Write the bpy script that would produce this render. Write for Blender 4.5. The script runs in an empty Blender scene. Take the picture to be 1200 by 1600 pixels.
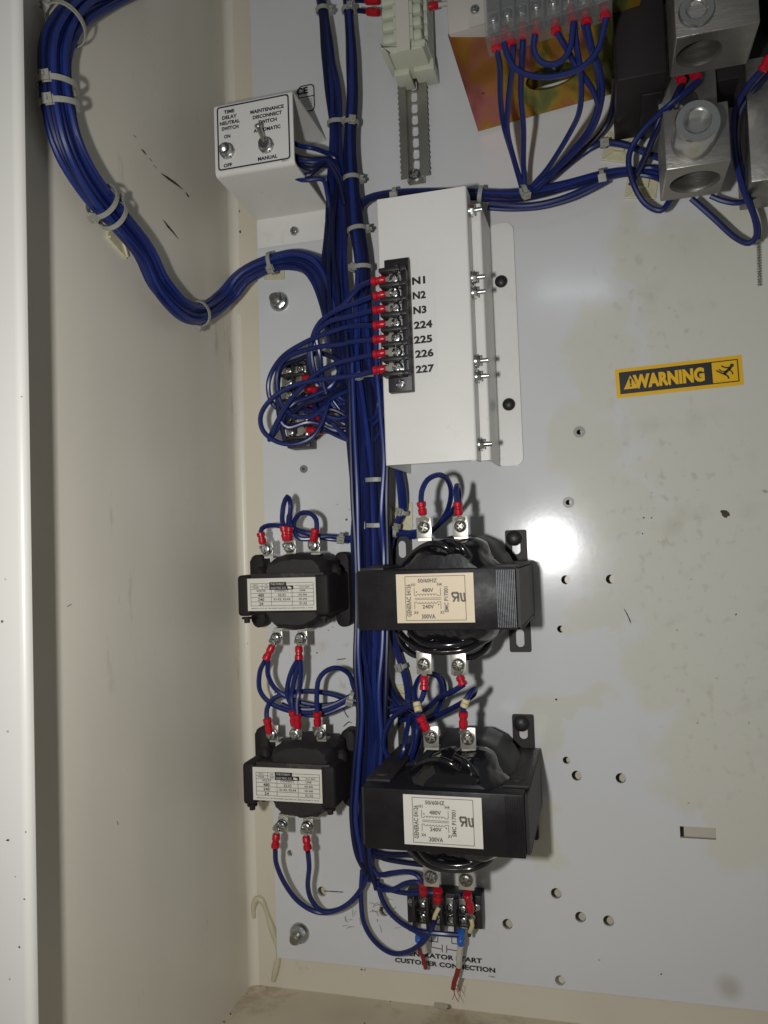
import bpy, bmesh, math, random
from mathutils import Vector, Matrix, noise
rnd = random.Random(7)
sc = bpy.context.scene
C = sc.collection
# ---------------------------------------------------------------- camera
# the mounting panel's front face is the plane Y = 0; X right, Z up, the camera stands at Y = -0.5
D = 0.5
YAW, PITCH, ROLL, F = 0.26640853, 0.04528601, -0.03539301, 1235.1
fw = Vector((-math.sin(YAW)*math.cos(PITCH), math.cos(YAW)*math.cos(PITCH), math.sin(PITCH)))
rt = fw.cross(Vector((0, 0, 1))).normalized(); up = rt.cross(fw)
rt, up = (math.cos(ROLL)*rt + math.sin(ROLL)*up), (-math.sin(ROLL)*rt + math.cos(ROLL)*up)
CAM = Vector((0, -D, 0))
cd = bpy.data.cameras.new('camera'); cam = bpy.data.objects.new('camera', cd); C.objects.link(cam)
m = Matrix((rt, up, -fw)).transposed().to_4x4(); m.translation = CAM
cam.matrix_world = m
cd.sensor_fit = 'HORIZONTAL'; cd.sensor_width = 36; cd.lens = 36*F/1200; cd.clip_start = 0.005; cd.clip_end = 50
sc.camera = cam
# ---------------------------------------------------------------- light
w = bpy.data.worlds.new('World'); sc.world = w; w.use_nodes = True
w.node_tree.nodes['Background'].inputs[0].default_value = (0.92, 0.97, 1.0, 1)
w.node_tree.nodes['Background'].inputs[1].default_value = 0.12
ld = bpy.data.lights.new('camera_flash', 'AREA'); ld.shape = 'RECTANGLE'; ld.size = 0.012; ld.size_y = 0.018
ld.energy = 1.21; ld.color = (1.0, 0.99, 0.965); ld.spread = math.radians(170)
fl = bpy.data.objects.new('camera_flash', ld); C.objects.link(fl)
fl.location = (-0.062, -0.5, -0.002)
fl.rotation_euler = (math.radians(92), 0, math.radians(8))
tl_ = bpy.data.lights.new('ceiling_tube', 'AREA'); tl_.shape = 'RECTANGLE'; tl_.size = 0.17; tl_.size_y = 0.026; tl_.energy = 0.24; tl_.color = (0.85, 0.92, 1.0)
to_ = bpy.data.objects.new('ceiling_tube', tl_); C.objects.link(to_); to_.location = (-0.035, -1.5, 0.62)
to_.rotation_euler = (math.radians(90-17), math.radians(5), 0)
sc.view_settings.view_transform = 'Standard'; sc.view_settings.look = 'None'
sc.view_settings.exposure = 0; sc.view_settings.gamma = 1

# ---------------------------------------------------------------- placing
def at(px, py, d=0.0):
    """point of the place at depth d in front of the panel, seen at (px, py) of the photograph"""
    v = fw + (px-600)/F*rt - (py-800)/F*up
    t = (D-d)/v.y
    p = CAM + v*t
    return (p.x, d, p.z)
def at_wall(px, py, X):
    v = fw + (px-600)/F*rt - (py-800)/F*up
    t = X/v.x
    p = CAM + v*t
    return (p.x, -p.y, p.z)
def V(p): return Vector((p[0], -p[1], p[2]))     # (X, d, Z) -> world

# ---------------------------------------------------------------- materials
MATS = {}
def mat(name, col, rough=0.5, metal=0.0, noise_amt=0.0, nscale=40, bump=0.0, bscale=200, coat=0.0, alpha=None,
        transmission=0.0, rvar=0.0, ior=1.45, sss=0.0, dirt=None, dirt_scale=60, dirt_pos=0.62, stretch=None, spec=0.5):
    if name in MATS: return MATS[name]
    M = bpy.data.materials.new(name); M.use_nodes = True
    nt = M.node_tree; N = nt.nodes; L = nt.links; b = N['Principled BSDF']
    b.inputs['Base Color'].default_value = (*col, 1); b.inputs['Roughness'].default_value = rough
    b.inputs['Metallic'].default_value = metal; b.inputs['Coat Weight'].default_value = coat
    b.inputs['Coat Roughness'].default_value = 0.12
    b.inputs['IOR'].default_value = ior; b.inputs['Transmission Weight'].default_value = transmission
    b.inputs['Specular IOR Level'].default_value = spec
    if sss: b.inputs['Subsurface Weight'].default_value = sss; b.inputs['Subsurface Scale'].default_value = 0.003; b.inputs['Subsurface Radius'].default_value = (1, .8, .5)
    tc = N.new('ShaderNodeTexCoord'); src = tc.outputs['Object']
    if stretch:
        mp = N.new('ShaderNodeMapping'); mp.inputs['Scale'].default_value = stretch
        L.new(src, mp.inputs[0]); src = mp.outputs[0]
    last = None
    if noise_amt:
        n = N.new('ShaderNodeTexNoise'); n.inputs['Scale'].default_value = nscale; n.inputs['Detail'].default_value = 6
        L.new(src, n.inputs['Vector'])
        r = N.new('ShaderNodeMix'); r.data_type = 'RGBA'
        r.inputs[6].default_value = (*[c*(1-noise_amt) for c in col], 1); r.inputs[7].default_value = (*[min(1, c*(1+noise_amt)) for c in col], 1)
        L.new(n.outputs['Fac'], r.inputs[0]); last = r.outputs[2]
    if dirt:
        n = N.new('ShaderNodeTexNoise'); n.inputs['Scale'].default_value = dirt_scale; n.inputs['Detail'].default_value = 9; n.inputs['Roughness'].default_value = 0.7
        L.new(src, n.inputs['Vector'])
        mr = N.new('ShaderNodeMapRange'); mr.inputs[1].default_value = dirt_pos; mr.inputs[2].default_value = dirt_pos+0.12
        L.new(n.outputs['Fac'], mr.inputs[0])
        r = N.new('ShaderNodeMix'); r.data_type = 'RGBA'; r.inputs[6].default_value = (*col, 1); r.inputs[7].default_value = (*dirt, 1)
        if last: L.new(last, r.inputs[6])
        L.new(mr.outputs[0], r.inputs[0]); last = r.outputs[2]
    if last: L.new(last, b.inputs['Base Color'])
    if rvar:
        n = N.new('ShaderNodeTexNoise'); n.inputs['Scale'].default_value = nscale*1.7; n.inputs['Detail'].default_value = 5
        L.new(src, n.inputs['Vector'])
        mr = N.new('ShaderNodeMapRange'); mr.inputs[3].default_value = max(0.02, rough-rvar); mr.inputs[4].default_value = rough+rvar
        mr.inputs[1].default_value = 0.3; mr.inputs[2].default_value = 0.7
        L.new(n.outputs['Fac'], mr.inputs[0]); L.new(mr.outputs[0], b.inputs['Roughness'])
    if bump:
        n = N.new('ShaderNodeTexNoise'); n.inputs['Scale'].default_value = bscale; n.inputs['Detail'].default_value = 3
        L.new(src, n.inputs['Vector'])
        bp = N.new('ShaderNodeBump'); bp.inputs['Strength'].default_value = bump; bp.inputs['Distance'].default_value = 0.0004
        L.new(n.outputs['Fac'], bp.inputs['Height']); L.new(bp.outputs[0], b.inputs['Normal'])
    if alpha is not None: b.inputs['Alpha'].default_value = alpha
    MATS[name] = M
    return M

def blobs(M, lst, col, amt, dist=0.012, soft=0.3, speckle=None):
    """tint patches (stains of their own shape) over the base colour; lst = (X, Z, rx, rz)"""
    nt = M.node_tree; N = nt.nodes; L = nt.links; b = N['Principled BSDF']
    tc = N.new('ShaderNodeTexCoord')
    n = N.new('ShaderNodeTexNoise'); n.inputs['Scale'].default_value = 30; n.inputs['Detail'].default_value = 5
    L.new(tc.outputs['Object'], n.inputs['Vector'])
    sb = N.new('ShaderNodeVectorMath'); sb.operation = 'SUBTRACT'; sb.inputs[1].default_value = (.5, .5, .5); L.new(n.outputs['Color'], sb.inputs[0])
    sl = N.new('ShaderNodeVectorMath'); sl.operation = 'SCALE'; sl.inputs['Scale'].default_value = dist*4; L.new(sb.outputs[0], sl.inputs[0])
    ad = N.new('ShaderNodeVectorMath'); ad.operation = 'ADD'; L.new(tc.outputs['Object'], ad.inputs[0]); L.new(sl.outputs[0], ad.inputs[1])
    acc = None
    for (x, z, rx, rz) in lst:
        s = N.new('ShaderNodeVectorMath'); s.operation = 'SUBTRACT'; s.inputs[1].default_value = (x, 0, z); L.new(ad.outputs[0], s.inputs[0])
        q = N.new('ShaderNodeVectorMath'); q.operation = 'MULTIPLY'; q.inputs[1].default_value = (1/rx, 0, 1/rz); L.new(s.outputs[0], q.inputs[0])
        ln = N.new('ShaderNodeVectorMath'); ln.operation = 'LENGTH'; L.new(q.outputs[0], ln.inputs[0])
        mr = N.new('ShaderNodeMapRange'); mr.inputs[1].default_value = 1.0; mr.inputs[2].default_value = 1-soft; L.new(ln.outputs['Value'], mr.inputs[0])
        if acc is None: acc = mr.outputs[0]
        else:
            mx = N.new('ShaderNodeMath'); mx.operation = 'MAXIMUM'; L.new(acc, mx.inputs[0]); L.new(mr.outputs[0], mx.inputs[1]); acc = mx.outputs[0]
    if speckle:
        n2 = N.new('ShaderNodeTexNoise'); n2.inputs['Scale'].default_value = speckle[0]; n2.inputs['Detail'].default_value = 4
        L.new(tc.outputs['Object'], n2.inputs['Vector'])
        mr = N.new('ShaderNodeMapRange'); mr.inputs[1].default_value = speckle[1]; mr.inputs[2].default_value = speckle[2]
        L.new(n2.outputs['Fac'], mr.inputs[0])
        mu = N.new('ShaderNodeMath'); mu.operation = 'MULTIPLY'; L.new(acc, mu.inputs[0]); L.new(mr.outputs[0], mu.inputs[1]); acc = mu.outputs[0]
    mu = N.new('ShaderNodeMath'); mu.operation = 'MULTIPLY'; L.new(acc, mu.inputs[0]); mu.inputs[1].default_value = amt
    mix = N.new('ShaderNodeMix'); mix.data_type = 'RGBA'
    if b.inputs['Base Color'].links:
        L.new(b.inputs['Base Color'].links[0].from_socket, mix.inputs[6])
    else: mix.inputs[6].default_value = b.inputs['Base Color'].default_value
    mix.inputs[7].default_value = (*col, 1)
    L.new(mu.outputs[0], mix.inputs[0]); L.new(mix.outputs[2], b.inputs['Base Color'])

PANEL = mat('panel_white_enamel', (0.585, 0.592, 0.60), rough=0.15, noise_amt=0.04, nscale=14, rvar=0.03, bump=0.03, bscale=260, spec=0.35, coat=0.17)
PANEL.node_tree.nodes['Principled BSDF'].inputs['Coat Roughness'].default_value = 0.085
def XZ(px, py, d=0):
    a = at(px, py, d); return (a[0], a[2])
stain = []
for (px, py, rx, ry) in [(1150, 420, 190, 110), (1170, 620, 190, 160), (1180, 850, 190, 200), (1190, 1090, 150, 200), (1250, 1270, 130, 130), (985, 400, 45, 90), (935, 560, 60, 100), (915, 690, 55, 70), (960, 790, 75, 75), (1000, 900, 60, 70), (940, 960, 45, 40),
                         (1030, 1040, 75, 70), (1090, 1180, 70, 80), (1150, 1290, 60, 70), (1060, 520, 60, 60), (1100, 700, 110, 90), (1100, 960, 120, 110),
                         (650, 1050, 30, 16), (900, 1100, 60, 20), (860, 1130, 25, 60), (855, 1310, 20, 60)]:
    x, z = XZ(px, py); stain.append((x, z, rx/2470, ry/2470))
blobs(PANEL, stain, (0.57, 0.56, 0.47), 0.72, dist=0.016, soft=0.3)
sp = []
for (px, py, rx, ry) in [(1050, 800, 150, 260), (1120, 1080, 130, 220), (1020, 480, 120, 200), (560, 1050, 120, 200)]:
    x, z = XZ(px, py); sp.append((x, z, rx/2470, ry/2470))
blobs(PANEL, sp, (0.40, 0.37, 0.31), 0.55, dist=0.01, soft=0.8, speckle=(150, 0.58, 0.70))
blobs(PANEL, sp, (0.46, 0.44, 0.38), 0.5, dist=0.01, soft=0.6, speckle=(38, 0.56, 0.70))
x, z = XZ(1140, 1543); x2, z2 = XZ(690, 1572)
blobs(PANEL, [(x, z, .0095, .0085)], (0.36, 0.31, 0.22), 0.55, dist=0.002, soft=0.7)
WALL = mat('cream_enamel', (0.70, 0.66, 0.565), rough=0.33, noise_amt=0.08, nscale=5, rvar=0.06, stretch=(5, 5, 1.3), spec=0.4, dirt=(0.46, 0.42, 0.35), dirt_scale=6, dirt_pos=0.62)
FLOORM = mat('dirty_cream_floor', (0.60, 0.525, 0.40), rough=0.5, noise_amt=0.2, nscale=22, rvar=0.1, bump=0.2, bscale=90,
             dirt=(0.40, 0.31, 0.20), dirt_scale=14, dirt_pos=0.52)
BACKM = mat('back_cream_enamel', (0.64, 0.59, 0.48), rough=0.3, noise_amt=0.04, nscale=12, dirt=(0.44, 0.38, 0.28), dirt_scale=20, dirt_pos=0.66, spec=0.4)
WHITE = mat('white_powder_coat', (0.70, 0.69, 0.655), rough=0.32, noise_amt=0.035, nscale=25, bump=0.12, bscale=420, spec=0.4, rvar=.06, dirt=(0.58, 0.56, 0.50), dirt_scale=24, dirt_pos=0.60)
WIRE = mat('blue_pvc', (0.0085, 0.0165, 0.098), rough=0.32, noise_amt=0.4, nscale=60, spec=0.5)
WIRE2 = mat('darker_blue_pvc', (0.007, 0.009, 0.040), rough=0.38, noise_amt=0.4, nscale=60, spec=0.4)
WIRE3 = mat('brighter_blue_pvc', (0.011, 0.026, 0.155), rough=0.34, noise_amt=0.35, nscale=60)
RED = mat('red_nylon', (0.42, 0.006, 0.018), rough=0.32, noise_amt=0.15, nscale=300, bump=0.2, bscale=500)
REDW = mat('dull_red_pvc', (0.22, 0.02, 0.02), rough=0.45, noise_amt=0.2, nscale=200)
WHITEW = mat('dirty_white_pvc', (0.46, 0.44, 0.38), rough=0.45, noise_amt=0.25, nscale=200)
BLUEN = mat('blue_nylon', (0.02, 0.11, 0.45), rough=0.35)
YEL = mat('yellowed_marker', (0.55, 0.48, 0.27), rough=0.5, noise_amt=0.2, nscale=300)
TIE = mat('natural_nylon', (0.30, 0.30, 0.26), rough=0.4, noise_amt=0.15, nscale=300, sss=0.2)
PAD = mat('yellowed_nylon_pad', (0.55, 0.52, 0.36), rough=0.42, noise_amt=0.12, nscale=200, dirt=(0.42, 0.36, 0.2), dirt_scale=120, dirt_pos=0.6, sss=0.15)
BLK = mat('black_phenolic', (0.017, 0.016, 0.018), rough=0.45, noise_amt=0.3, nscale=120, bump=0.25, bscale=400, dirt=(0.045, 0.042, 0.04), dirt_scale=120, dirt_pos=0.6)
VARN = mat('black_varnished_steel', (0.012, 0.0105, 0.012), rough=0.42, spec=0.25, noise_amt=0.3, nscale=60, bump=0.35, bscale=170, rvar=0.1, dirt=(0.035, 0.032, 0.03), dirt_scale=70, dirt_pos=0.6)
DULL = mat('matt_brown_black_paint', (0.017, 0.0135, 0.015), rough=0.62, spec=0.25, noise_amt=0.3, nscale=90, bump=0.5, bscale=260, dirt=(0.035, 0.029, 0.027), dirt_scale=90, dirt_pos=0.62)
DUST = mat('dusty_black_steel', (0.030, 0.027, 0.027), rough=0.52, spec=0.25, noise_amt=0.35, nscale=50, bump=0.3, bscale=200, dirt=(0.085, 0.075, 0.065), dirt_scale=60, dirt_pos=0.56)
TAPE = mat('glossy_black_tape', (0.008, 0.008, 0.010), rough=0.16, coat=0.6, noise_amt=0.2, nscale=90, bump=0.6, bscale=90)
DULLT = mat('dull_taped_winding', (0.022, 0.021, 0.023), rough=0.5, bump=0.4, bscale=110, noise_amt=0.25, nscale=60, spec=0.35)
TAPEM = mat('varnished_black_winding', (0.017, 0.014, 0.015), rough=0.6, bump=0.8, bscale=140, noise_amt=0.3, nscale=80)
STEEL = mat('zinc_steel', (0.50, 0.51, 0.50), rough=0.28, metal=1.0, noise_amt=0.25, nscale=250, bump=0.15, bscale=600)
STEELD = mat('dull_steel', (0.30, 0.29, 0.265), rough=0.42, metal=1.0, noise_amt=0.35, nscale=180, bump=0.3, bscale=400)
TIN = mat('tinned_brass', (0.55, 0.53, 0.47), rough=0.35, metal=0.85, noise_amt=0.2, nscale=250)
ALU = mat('cast_aluminium', (0.27, 0.26, 0.24), rough=0.42, metal=0.85, noise_amt=0.2, nscale=40, bump=0.35, bscale=300, rvar=0.08, stretch=(1, 1, 5))
PAPER = mat('white_label_stock', (0.58, 0.57, 0.52), rough=0.5, noise_amt=0.05, nscale=60)
PAPERY = mat('yellowed_label_stock', (0.62, 0.52, 0.37), rough=0.5, noise_amt=0.06, nscale=60)
PAPERC = mat('cream_label_stock', (0.62, 0.60, 0.53), rough=0.5, noise_amt=0.05, nscale=60)
CLEARL = mat('label_film', (0.69, 0.68, 0.65), rough=0.3)
FILMP = mat('clear_film_on_panel', (0.58, 0.585, 0.595), rough=0.2)
INK = mat('black_ink', (0.012, 0.012, 0.013), rough=0.5)
INKB = mat('dark_blue_ink', (0.012, 0.014, 0.035), rough=0.45)
INKG = mat('faded_ink', (0.13, 0.11, 0.09), rough=0.6)
YELL = mat('yellow_vinyl', (0.72, 0.42, 0.005), rough=0.38, noise_amt=0.05, nscale=60)
GREENP = mat('pale_green_plastic', (0.52, 0.54, 0.43), rough=0.4, noise_amt=0.06, nscale=60, sss=0.15)
PALES = mat('cream_marker_strip', (0.56, 0.53, 0.46), rough=0.45)
CLEAR = mat('grey_smoky_cover', (0.22, 0.225, 0.23), rough=0.12, noise_amt=0.1, nscale=60, alpha=0.25)
HOUSE = mat('black_relay_housing', (0.016, 0.013, 0.014), rough=0.45, spec=0.25, noise_amt=0.2, nscale=30, bump=0.1, bscale=300)
DARKIN = mat('dark_inside', (0.02, 0.018, 0.016), rough=0.8)
SMUT = mat('dark_smut', (0.06, 0.045, 0.035), rough=0.85, noise_amt=0.5, nscale=400)
STRAW = mat('dry_straw', (0.30, 0.23, 0.13), rough=0.8, noise_amt=0.3, nscale=200)
GLUE = mat('dried_yellow_glue', (0.54, 0.50, 0.34), rough=0.35, noise_amt=0.12, nscale=90, bump=0.4, bscale=90)
RAIL = mat('passivated_rail', (0.36, 0.345, 0.30), rough=0.33, metal=0.9, noise_amt=0.3, nscale=40, bump=0.1, bscale=200)
# iridescent yellow-chromate plate
ZY = bpy.data.materials.new('yellow_chromate_zinc'); ZY.use_nodes = True
_n = ZY.node_tree.nodes; _l = ZY.node_tree.links; _b = _n['Principled BSDF']
_b.inputs['Metallic'].default_value = 0.7; _b.inputs['Roughness'].default_value = 0.2
_tc = _n.new('ShaderNodeTexCoord'); _no = _n.new('ShaderNodeTexNoise'); _no.inputs['Scale'].default_value = 34; _no.inputs['Detail'].default_value = 4
_mp = _n.new('ShaderNodeMapping'); _mp.inputs['Scale'].default_value = (1.0, 0.5, 0.6); _l.new(_tc.outputs['Object'], _mp.inputs[0]); _l.new(_mp.outputs[0], _no.inputs['Vector'])
_cr = _n.new('ShaderNodeValToRGB'); _l.new(_no.outputs['Fac'], _cr.inputs[0]); _l.new(_cr.outputs[0], _b.inputs['Base Color'])
e = _cr.color_ramp.elements; e[0].position = 0.34; e[0].color = (0.30, 0.07, 0.045, 1); e[1].position = 0.68; e[1].color = (0.17, 0.16, 0.045, 1)
for p, c in ((0.43, (0.46, 0.15, 0.13, 1)), (0.50, (0.46, 0.19, 0.03, 1)), (0.57, (0.44, 0.28, 0.03, 1)), (0.62, (0.18, 0.21, 0.06, 1))):
    q = e.new(p); q.color = c

# ---------------------------------------------------------------- mesh helpers; geometry is given as (X, d, Z), d = distance out of the panel
class MB:
    def __init__(s): s.bm = bmesh.new()
    def box(s, x0, x1, d0, d1, z0, z1, bev=0.0, seg=2, rot=0.0):
        r = bmesh.ops.create_cube(s.bm, size=1)
        vs = r['verts']
        c = Vector(((x0+x1)/2, -(d0+d1)/2, (z0+z1)/2))
        for v in vs: v.co = Vector((v.co.x*abs(x1-x0), v.co.y*abs(d1-d0), v.co.z*abs(z1-z0)))
        if rot: bmesh.ops.rotate(s.bm, verts=vs, matrix=Matrix.Rotation(rot, 3, 'Y'))
        for v in vs: v.co += c
        if bev:
            es = list({e for v in vs for e in v.link_edges})
            bmesh.ops.bevel(s.bm, geom=es, offset=bev, segments=seg, affect='EDGES', profile=0.5)
        return s
    def hexa(s, P, bev=0.0):
        """8 corners (X,d,Z): 4 front ring then 4 back ring"""
        vs = [s.bm.verts.new(V(p)) for p in P]
        for f in ((0, 1, 2, 3), (7, 6, 5, 4), (0, 4, 5, 1), (1, 5, 6, 2), (2, 6, 7, 3), (3, 7, 4, 0)):
            s.bm.faces.new([vs[i] for i in f])
        if bev:
            es = list({e for v in vs for e in v.link_edges})
            bmesh.ops.bevel(s.bm, geom=es, offset=bev, segments=2, affect='EDGES', profile=0.5)
        return s
    def lathe(s, A, B, prof, n=16, squash=1.0, side=None):
        """surface of revolution from A to B; prof = (t, r)"""
        A = V(A); B = V(B); ax = (B-A); L = ax.length; ax.normalize()
        ref = Vector((0, 0, 1)) if abs(ax.z) < .9 else Vector((1, 0, 0))
        if side is not None: ref = Vector(side)
        u = ax.cross(ref).normalized(); v = ax.cross(u)
        rings = []
        for t, r in prof:
            c = A + ax*L*t
            rings.append([s.bm.verts.new(c + (u*math.cos(a) + v*math.sin(a)*squash)*max(r, 1e-6)) for a in [2*math.pi*i/n for i in range(n)]])
        for a, b in zip(rings, rings[1:]):
            for i in range(n): s.bm.faces.new((a[i], a[(i+1) % n], b[(i+1) % n], b[i]))
        if prof[0][1] > 1e-5: s.bm.faces.new(rings[0])
        if prof[-1][1] > 1e-5: s.bm.faces.new(list(reversed(rings[-1])))
        return s
    def tube(s, pts, r, n=8, closed=False, flat=None):
        """pts: world Vectors; flat=(w,h) gives a strap section instead"""
        k = len(pts); T = []
        for i in range(k):
            a = pts[(i-1) % k] if closed or i else pts[0]; b = pts[(i+1) % k] if closed or i < k-1 else pts[-1]
            t = (b-a); T.append(t.normalized() if t.length > 1e-9 else Vector((0, 0, 1)))
        ref = Vector((0, -1, 0)) if abs(T[0].y) < .9 else Vector((1, 0, 0))
        u = T[0].cross(ref).normalized(); rings = []
        for i in range(k):
            u = (u - T[i]*u.dot(T[i])).normalized(); v = T[i].cross(u)
            rr = r(i/(k-1)) if callable(r) else r
            rings.append([s.bm.verts.new(pts[i] + (u*math.cos(a)+v*math.sin(a))*rr) for a in [2*math.pi*j/n for j in range(n)]])
        for a, b in zip(rings, rings[1:]):
            for i in range(n): s.bm.faces.new((a[i], a[(i+1) % n], b[(i+1) % n], b[i]))
        if closed:
            a, b = rings[-1], rings[0]
            for i in range(n): s.bm.faces.new((a[i], a[(i+1) % n], b[(i+1) % n], b[i]))
        else:
            s.bm.faces.new(rings[0]); s.bm.faces.new(list(reversed(rings[-1])))
        return s
    def prism(s, pts, d0, d1, bev=0.0):
        """outline (X,Z) extruded from depth d0 to d1"""
        a = [s.bm.verts.new(Vector((x, -d1, z))) for x, z in pts]; b = [s.bm.verts.new(Vector((x, -d0, z))) for x, z in pts]
        n = len(pts); f = s.bm.faces.new(a); s.bm.faces.new(list(reversed(b)))
        for i in range(n): s.bm.faces.new((a[i], b[i], b[(i+1) % n], a[(i+1) % n]))
        if bev:
            bmesh.ops.bevel(s.bm, geom=list(f.edges), offset=bev, segments=2, affect='EDGES', profile=0.5)
        return s
    def sheet(s, prof, z0, z1):
        """cross-section prof (X,d) of a bent sheet run from z0 to z1"""
        a = [s.bm.verts.new(Vector((x, -d, z0))) for x, d in prof]; b = [s.bm.verts.new(Vector((x, -d, z1))) for x, d in prof]
        for i in range(len(prof)-1): s.bm.faces.new((a[i], a[i+1], b[i+1], b[i]))
        return s
    def poly(s, P):
        s.bm.faces.new([s.bm.verts.new(V(p)) for p in P]); return s

def offset_of(p):
    o = Vector((0, 0, 0))
    while p is not None: o += p.location; p = p.parent
    return o
def build(name, mb, material, parent=None, smooth=True, **props):
    bm = mb.bm
    bmesh.ops.recalc_face_normals(bm, faces=bm.faces)
    off = offset_of(parent)
    if off.length: bmesh.ops.translate(bm, verts=bm.verts, vec=-off)
    me = bpy.data.meshes.new(name); bm.to_mesh(me); bm.free()
    me.materials.append(material)
    if smooth:
        me.polygons.foreach_set('use_smooth', [True]*len(me.polygons)); me.set_sharp_from_angle(angle=math.radians(38))
    o = bpy.data.objects.new(name, me); C.objects.link(o); o.parent = parent
    for k, v in props.items(): o[k] = v
    return o
def thing(name, label, cat, loc, group=None):
    o = bpy.data.objects.new(name, None); C.objects.link(o); o.location = V(loc); o.empty_display_size = 0.01
    o['label'] = label; o['category'] = cat
    if group: o['group'] = group
    bpy.context.view_layer.update()
    return o
def clone(root, vec, label):
    def rec(o, par):
        c = o.copy(); C.objects.link(c); c.parent = par
        for ch in o.children: rec(ch, c)
        return c
    r = rec(root, None); r.location = root.location + vec; r['label'] = label
    return r

def curve_mesh(splines, half=0.0):
    """2-D outlines (first is outer) filled, with holes; returns list of verts, faces (x,y,z)"""
    cu = bpy.data.curves.new('t', 'CURVE'); cu.dimensions = '2D'; cu.fill_mode = 'BOTH'; cu.extrude = half
    for pts in splines:
        s = cu.splines.new('POLY'); s.points.add(len(pts)-1); s.use_cyclic_u = True
        for p, q in zip(s.points, pts): p.co = (q[0], q[1], 0, 1)
    o = bpy.data.objects.new('t', cu); C.objects.link(o)
    dg = bpy.context.evaluated_depsgraph_get(); me = bpy.data.meshes.new_from_object(o.evaluated_get(dg))
    vs = [v.co.copy() for v in me.vertices]; fs = [tuple(p.vertices) for p in me.polygons]
    bpy.data.objects.remove(o); bpy.data.curves.remove(cu); bpy.data.meshes.remove(me)
    return vs, fs
def add_plate(mb, splines, d0, d1):
    vs, fs = curve_mesh(splines, (d1-d0)/2)
    nv = [mb.bm.verts.new(Vector((v.x, -(d0+d1)/2 - v.z, v.y))) for v in vs]
    for f in fs:
        try: mb.bm.faces.new([nv[i] for i in f])
        except ValueError: pass
    bmesh.ops.remove_doubles(mb.bm, verts=mb.bm.verts, dist=1e-6)
    return mb
def circle(x, z, r, n=20): return [(x+r*math.cos(2*math.pi*i/n), z+r*math.sin(2*math.pi*i/n)) for i in range(n)]
def rrect(x0, x1, z0, z1, r, n=5):
    P = []
    for cx, cz, a0 in ((x1-r, z1-r, 0), (x0+r, z1-r, 90), (x0+r, z0+r, 180), (x1-r, z0+r, 270)):
        for i in range(n+1):
            a = math.radians(a0+90*i/n); P.append((cx+r*math.cos(a), cz+r*math.sin(a)))
    return P

class Print:
    """flat lettering and line work on a plane facing the camera side, gathered into one mesh"""
    def __init__(s, X, Z, d, rot=0.0): s.o = (X, Z, d); s.r = rot; s.mb = MB()
    def pt(s, x, y):
        c, n = math.cos(s.r), math.sin(s.r)
        return Vector((s.o[0]+x*c-y*n, -s.o[2], s.o[1]+x*n+y*c))
    def text(s, t, x, y, size, width=None, bold=0.012, ang=0.0, align='CENTER', sx=1.0):
        cu = bpy.data.curves.new('t', 'FONT'); cu.body = t; cu.size = 1.0; cu.align_x = 'LEFT'; cu.offset = bold; cu.resolution_u = 3
        cu.space_character = 1.04
        o = bpy.data.objects.new('t', cu); C.objects.link(o)
        dg = bpy.context.evaluated_depsgraph_get(); me = bpy.data.meshes.new_from_object(o.evaluated_get(dg))
        if len(me.vertices):
            xs = [v.co.x for v in me.vertices]; ys = [v.co.y for v in me.vertices]
            x0, x1 = min(xs), max(xs); y0, y1 = 0.0, 0.70
            kx = size/0.70*sx; ky = size/0.70
            if width: kx = width/(x1-x0)
            cx = (x0+x1)/2 if align == 'CENTER' else x0
            ca, sa = math.cos(ang), math.sin(ang)
            nv = []
            for v in me.vertices:
                a = (v.co.x-cx)*kx; b = (v.co.y-0.35)*ky
                nv.append(s.mb.bm.verts.new(s.pt(x+a*ca-b*sa, y+a*sa+b*ca)))
            for p in me.polygons:
                try: s.mb.bm.faces.new([nv[i] for i in p.vertices])
                except ValueError: pass
        bpy.data.objects.remove(o); bpy.data.curves.remove(cu); bpy.data.meshes.remove(me)
        return s
    def line(s, x0, y0, x1, y1, w):
        dx, dy = x1-x0, y1-y0; L = math.hypot(dx, dy); nx, ny = -dy/L*w/2, dx/L*w/2
        s.mb.bm.faces.new([s.mb.bm.verts.new(s.pt(*p)) for p in ((x0+nx, y0+ny), (x1+nx, y1+ny), (x1-nx, y1-ny), (x0-nx, y0-ny))]); return s
    def path(s, P, w):
        for a, b in zip(P, P[1:]): s.line(*a, *b, w)
        return s
    def rect(s, x0, x1, y0, y1):
        s.mb.bm.faces.new([s.mb.bm.verts.new(s.pt(*p)) for p in ((x0, y0), (x1, y0), (x1, y1), (x0, y1))]); return s
    def poly(s, P):
        s.mb.bm.faces.new([s.mb.bm.verts.new(s.pt(*p)) for p in P]); return s
    def ring(s, outer, inner):
        vs, fs = curve_mesh([outer, inner]); nv = [s.mb.bm.verts.new(s.pt(v.x, v.y)) for v in vs]
        for f in fs:
            try: s.mb.bm.faces.new([nv[i] for i in f])
            except ValueError: pass
        return s
    def frame(s, x0, x1, y0, y1, w):
        s.rect(x0, x1, y0, y0+w).rect(x0, x1, y1-w, y1).rect(x0, x0+w, y0+w, y1-w).rect(x1-w, x1, y0+w, y1-w); return s
    def done(s, name, m, parent):
        for f in s.mb.bm.faces:
            pass
        return build(name, s.mb, m, parent, smooth=False)

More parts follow.
